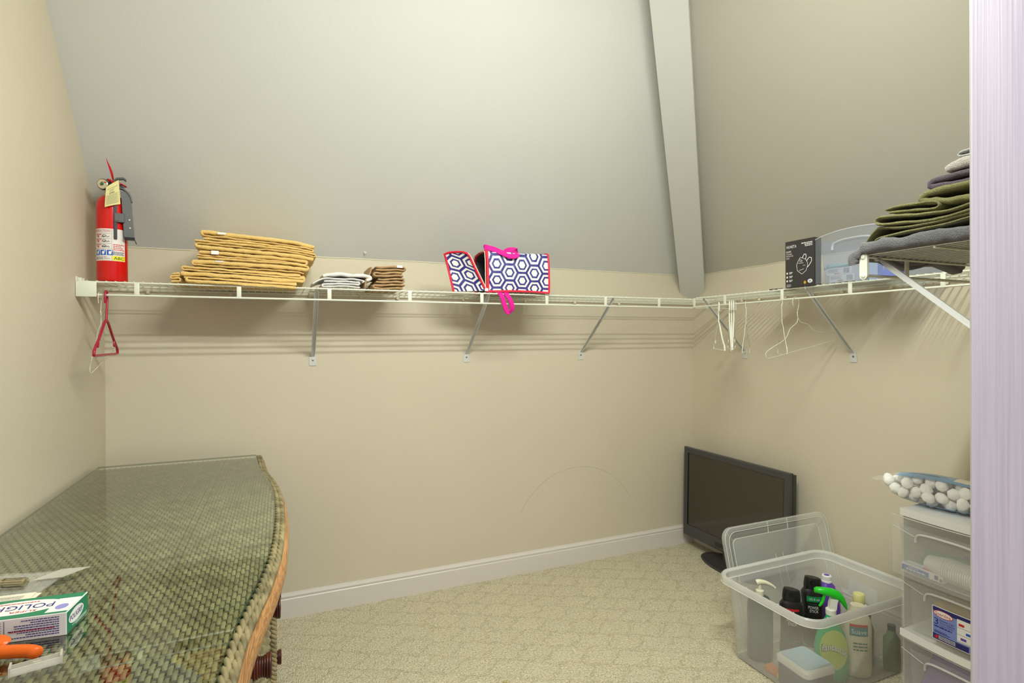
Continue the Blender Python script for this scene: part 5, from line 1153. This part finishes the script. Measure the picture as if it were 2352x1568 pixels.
# contents
def at_cart(x, y, z): return (CX+x, CY+y, z)
XD = FX-.045                                           # inside of the pulled-out top drawer
tp = carton('blue and white toothpaste box lying in the top drawer of the cart', 'box', at_cart(XD+.038, .085, .4385), (.030, .118, .022), 'paper_white', R(-3), None, 'toothpaste_box')
q = lambda u, v: (-.0154, -u, v)
quad(q, -.058, .020, .001, .0165, 'ink_blue', tp, 'blue_panel'); quad(lambda u, v: (-.0157, -u, v), .036, .046, .005, .017, 'ink_navy', tp, 'logo'); quad(lambda u, v: (v, -u, .0224), -.055, .0, -.014, .0, 'sky_card', tp, 'top_print'); quad(lambda u, v: (v, -u, .0224), .0, .058, -.014, -.003, 'ink_red', tp, 'red_band'); quad(lambda u, v: (-.0157, -u, v), .050, .058, .002, .012, 'teal', tp, 'teal_corner')
print_lines(lambda u, v: (-.0158, -u, v), [(-.040, -.010, .0125, .0022), (-.046, .012, .0065, .0042)], 'ink_white', tp)
mat('cup_plastic', (232, 232, 226), .35)
cs = thing('cup_stack', 'sleeve of nested white plastic cups lying in the top drawer', 'cups', at_cart(XD+.050, .032, .4385+.0345), R(-90-4), None)
for k in range(22):
    m = MB(); m.lathe([(.024, .0), (.0335, .050), (.0345, .051), (.0345, .054), (.0330, .0535), (.0235, .002)], 22); cpk = m.mesh('cup', 'cup_plastic', 40) if k == 0 else cpk; link('cup', cpk, cs, (.006*k-.052, 0, 0), (0, R(90), 0))
film('bag_film', (150, 190, 160), .55, .3); mat('green_print', (40, 130, 84), .5); mat('blue_pack', (88, 92, 196), .45); mat('yellow_pack', (214, 168, 40), .5)
def pillow(label, cat, loc, size, material, rot=(0, 0, 0), seed=0, name='bag', n=12):
    m = MB(); g = []
    for j in range(n+1):
        for i in range(n+1):
            u, v = i/n*2-1, j/n*2-1; h = size[2]*((1-abs(u)**3.2)*(1-abs(v)**3.2))**.7*(1+.35*mnoise.noise(Vector((u*2.2, v*2.2, seed)))); g.append((size[0]*u, size[1]*v, h))
    fs = [(j*(n+1)+i, j*(n+1)+i+1, (j+1)*(n+1)+i+1, (j+1)*(n+1)+i) for j in range(n) for i in range(n)]
    m.add(g, fs); m.add([(a, b, -c*.5-.0004) for a, b, c in g], [tuple(reversed(f_)) for f_ in fs]); return tag(m.build(name, material, None, loc, rot, smooth=60), label, cat)
pillow('green and tan printed snack bag lying at the back of the top drawer', 'bag', at_cart(XD+.115, .070, .462), (.040, .062, .014), 'green_print', (0, R(-34), R(8)), 3, 'snack_bag')
pillow('violet-blue packet lying behind the cups in the top drawer', 'packet', at_cart(XD+.150, .000, .470), (.030, .05, .014), 'blue_pack', (0, R(-35), 0), 5, 'packet')
t = carton('yellow and green carton standing at the back of the top drawer', 'box', at_cart(XD+.215, -.028, .4395), (.03, .09, .150), 'yellow_pack', 0, None, 'carton'); m = MB(); m.lathe([(.02, 0), (.02, .0006)], 18, sx=1.4); m.build('leaf_print', 'green_print', t, (-.0156, .020, .130), (0, R(-90), 0)); m = MB(); m.lathe([(.012, 0), (.012, .0008)], 18, sx=1.4); m.build('leaf_print', 'green_print', t, (-.0156, -.010, .122), (0, R(-90), 0))
mat('carton_tan', (214, 196, 150), .7)
t = carton('tan and yellow cardboard carton in the middle drawer behind the sticker', 'box', at_cart(FX+.075, .000, .2545), (.10, .155, .100), 'carton_tan', 0, None, 'cardboard_carton'); m = MB(); m.box((-.0505, -.0775, .055), (.0505, .0778, .1003)); m.build('yellow_panel', 'yellow_pack', t)
pillow('green packet lying at the bottom of the middle drawer', 'packet', at_cart(FX+.028, -.085, .2595), (.014, .05, .010), 'green_print', (0, 0, 0), 8, 'packet')
mat('purple_pack', (120, 48, 184), .45)
pk = pillow('purple plastic bag of supplies in the bottom drawer', 'bag', at_cart(FX+.070, .010, .115), (.055, .115, .030), 'purple_pack', (0, R(-52), 0), 9, 'supply_bag')

# ------------------------------------------------------------------ bag of cotton balls on the cart
mat('cotton', (252, 251, 246), .95, .1, noise=(60, .03), bump=(120, .5, .004)); film('bag_clear', (250, 250, 247), .11, .06); film('bag_blue', (150, 190, 226), .62, .2)
cb = thing('cotton_bag', 'clear and blue plastic bag of cotton balls lying on top of the cart', 'bag', (2.515, -1.43, .6225), R(6))
BLn, BWd, BHt = .185, .084, .104                       # half length (y), half width (x), height
def bagp(a, f, k=1.0):      # f along the length -1..1, a round the section
    s_ = max(0.02, (1-abs(f)**2.6))**.62; tw = s_*(1+.06*mnoise.noise(Vector((f*5, math.cos(a)*2, math.sin(a)*2))))
    z = BHt*.5*s_*(1+.0*f)*math.sin(a)*k*(1.0 if math.sin(a) > 0 else .86)
    lift = .010*(max(0, f-.55)/.45)**1.3               # the far end points up a little
    return (BWd*math.cos(a)*tw*k, BLn*f, BHt*.5*.88+z+lift)
nA, nF = 30, 26
m = MB(); m.loft([[bagp(2*math.pi*k/nA, -1+2*j/nF) for k in range(nA)] for j in range(nF+1)]); bgo = m.build('film', 'bag_clear', cb, smooth=60)
m = MB(); pa = [R(a) for a in range(60, 124, 6)]; g0 = [[bagp(a, -.95+1.62*j/20, 1.012) for a in pa] for j in range(21)]; g1 = [[bagp(a, -.95+1.62*j/20, 1.004) for a in pa] for j in range(21)]
for g in (g0, g1): m.loft(g, False, False, False)
pn = m.build('printed_panel', 'bag_blue', cb, smooth=60)
m = MB(); pa = [R(a) for a in range(222, 344, 8)]; m.loft([[bagp(a, -.9+1.6*j/16, 1.01) for a in pa] for j in range(17)], False, False, False); m.build('blue_underside', 'bag_blue', cb, smooth=60)
m = MB(); pa = [R(a) for a in range(80, 116, 6)]; m.loft([[bagp(a, -.80+.62*j/10, 1.02) for a in pa] for j in range(11)], False, False, False); wl_ = m.build('label_window', 'paper', cb, smooth=60)
for k in range(5): print_lines(lambda u, v: bagp(R(86+6*k)+v, -.5+u, 1.026), [(-.2, .12, 0, .02)], 'ink', cb)
print_lines(lambda u, v: bagp(R(98)+v, u, 1.022), [(.05, .50, 0, .035)], 'ink_navy', cb)
m = MB(); m.add([(-.03, BLn*.985, .051), (.03, BLn*.985, .051), (.034, BLn*1.09, .056), (-.034, BLn*1.09, .056), (-.03, BLn*.985, .0535), (.03, BLn*.985, .0535), (.034, BLn*1.09, .0575), (-.034, BLn*1.09, .0575)], [(0, 1, 2, 3), (7, 6, 5, 4), (0, 1, 5, 4), (1, 2, 6, 5), (2, 3, 7, 6), (3, 0, 4, 7)]); m.build('seal', 'bag_clear', cb)
ball = None; mw = Matrix.Translation(cb.location) @ Matrix.Rotation(R(6), 4, 'Z'); rnd = random.Random(4); spots = []
tries = 0
while len(spots) < 110 and tries < 40000:
    tries += 1; f_ = rnd.uniform(-.93, .90); a = rnd.uniform(0, 2*math.pi); k_ = .84*math.sqrt(rnd.uniform(.45, 1))
    p = Vector(bagp(a, f_, 1)); c0 = (Vector(bagp(0, f_, 1))+Vector(bagp(math.pi, f_, 1)))*.5; sz = (p-c0).length; rb = .0200
    if sz < .030: k_ = min(k_, .3)
    q_ = c0+(p-c0)*min(k_, max(.1, (sz-rb)/sz))
    if all((q_-w).length > .0285 for w in spots): spots.append(q_)
for k, q_ in enumerate(spots):
    if ball is None:
        bm = bmesh.new(); bmesh.ops.create_icosphere(bm, subdivisions=3, radius=.0166)
        for v in bm.verts: v.co = Vector((v.co.x*1.12, v.co.y, v.co.z*.88))*(1+.16*mnoise.noise(v.co*110))
        ball = bpy.data.meshes.new('cotton_ball'); bm.to_mesh(ball); bm.free(); ball.materials.append(MATS['cotton']); ball.polygons.foreach_set('use_smooth', [True]*len(ball.polygons))
    o = link('cotton_ball', ball, None, mw @ q_, (rnd.uniform(0, 6), rnd.uniform(0, 6), rnd.uniform(0, 6)))
    tag(o, 'fluffy white cotton ball inside the clear bag on the cart', 'cotton ball', 'cotton balls in the bag')
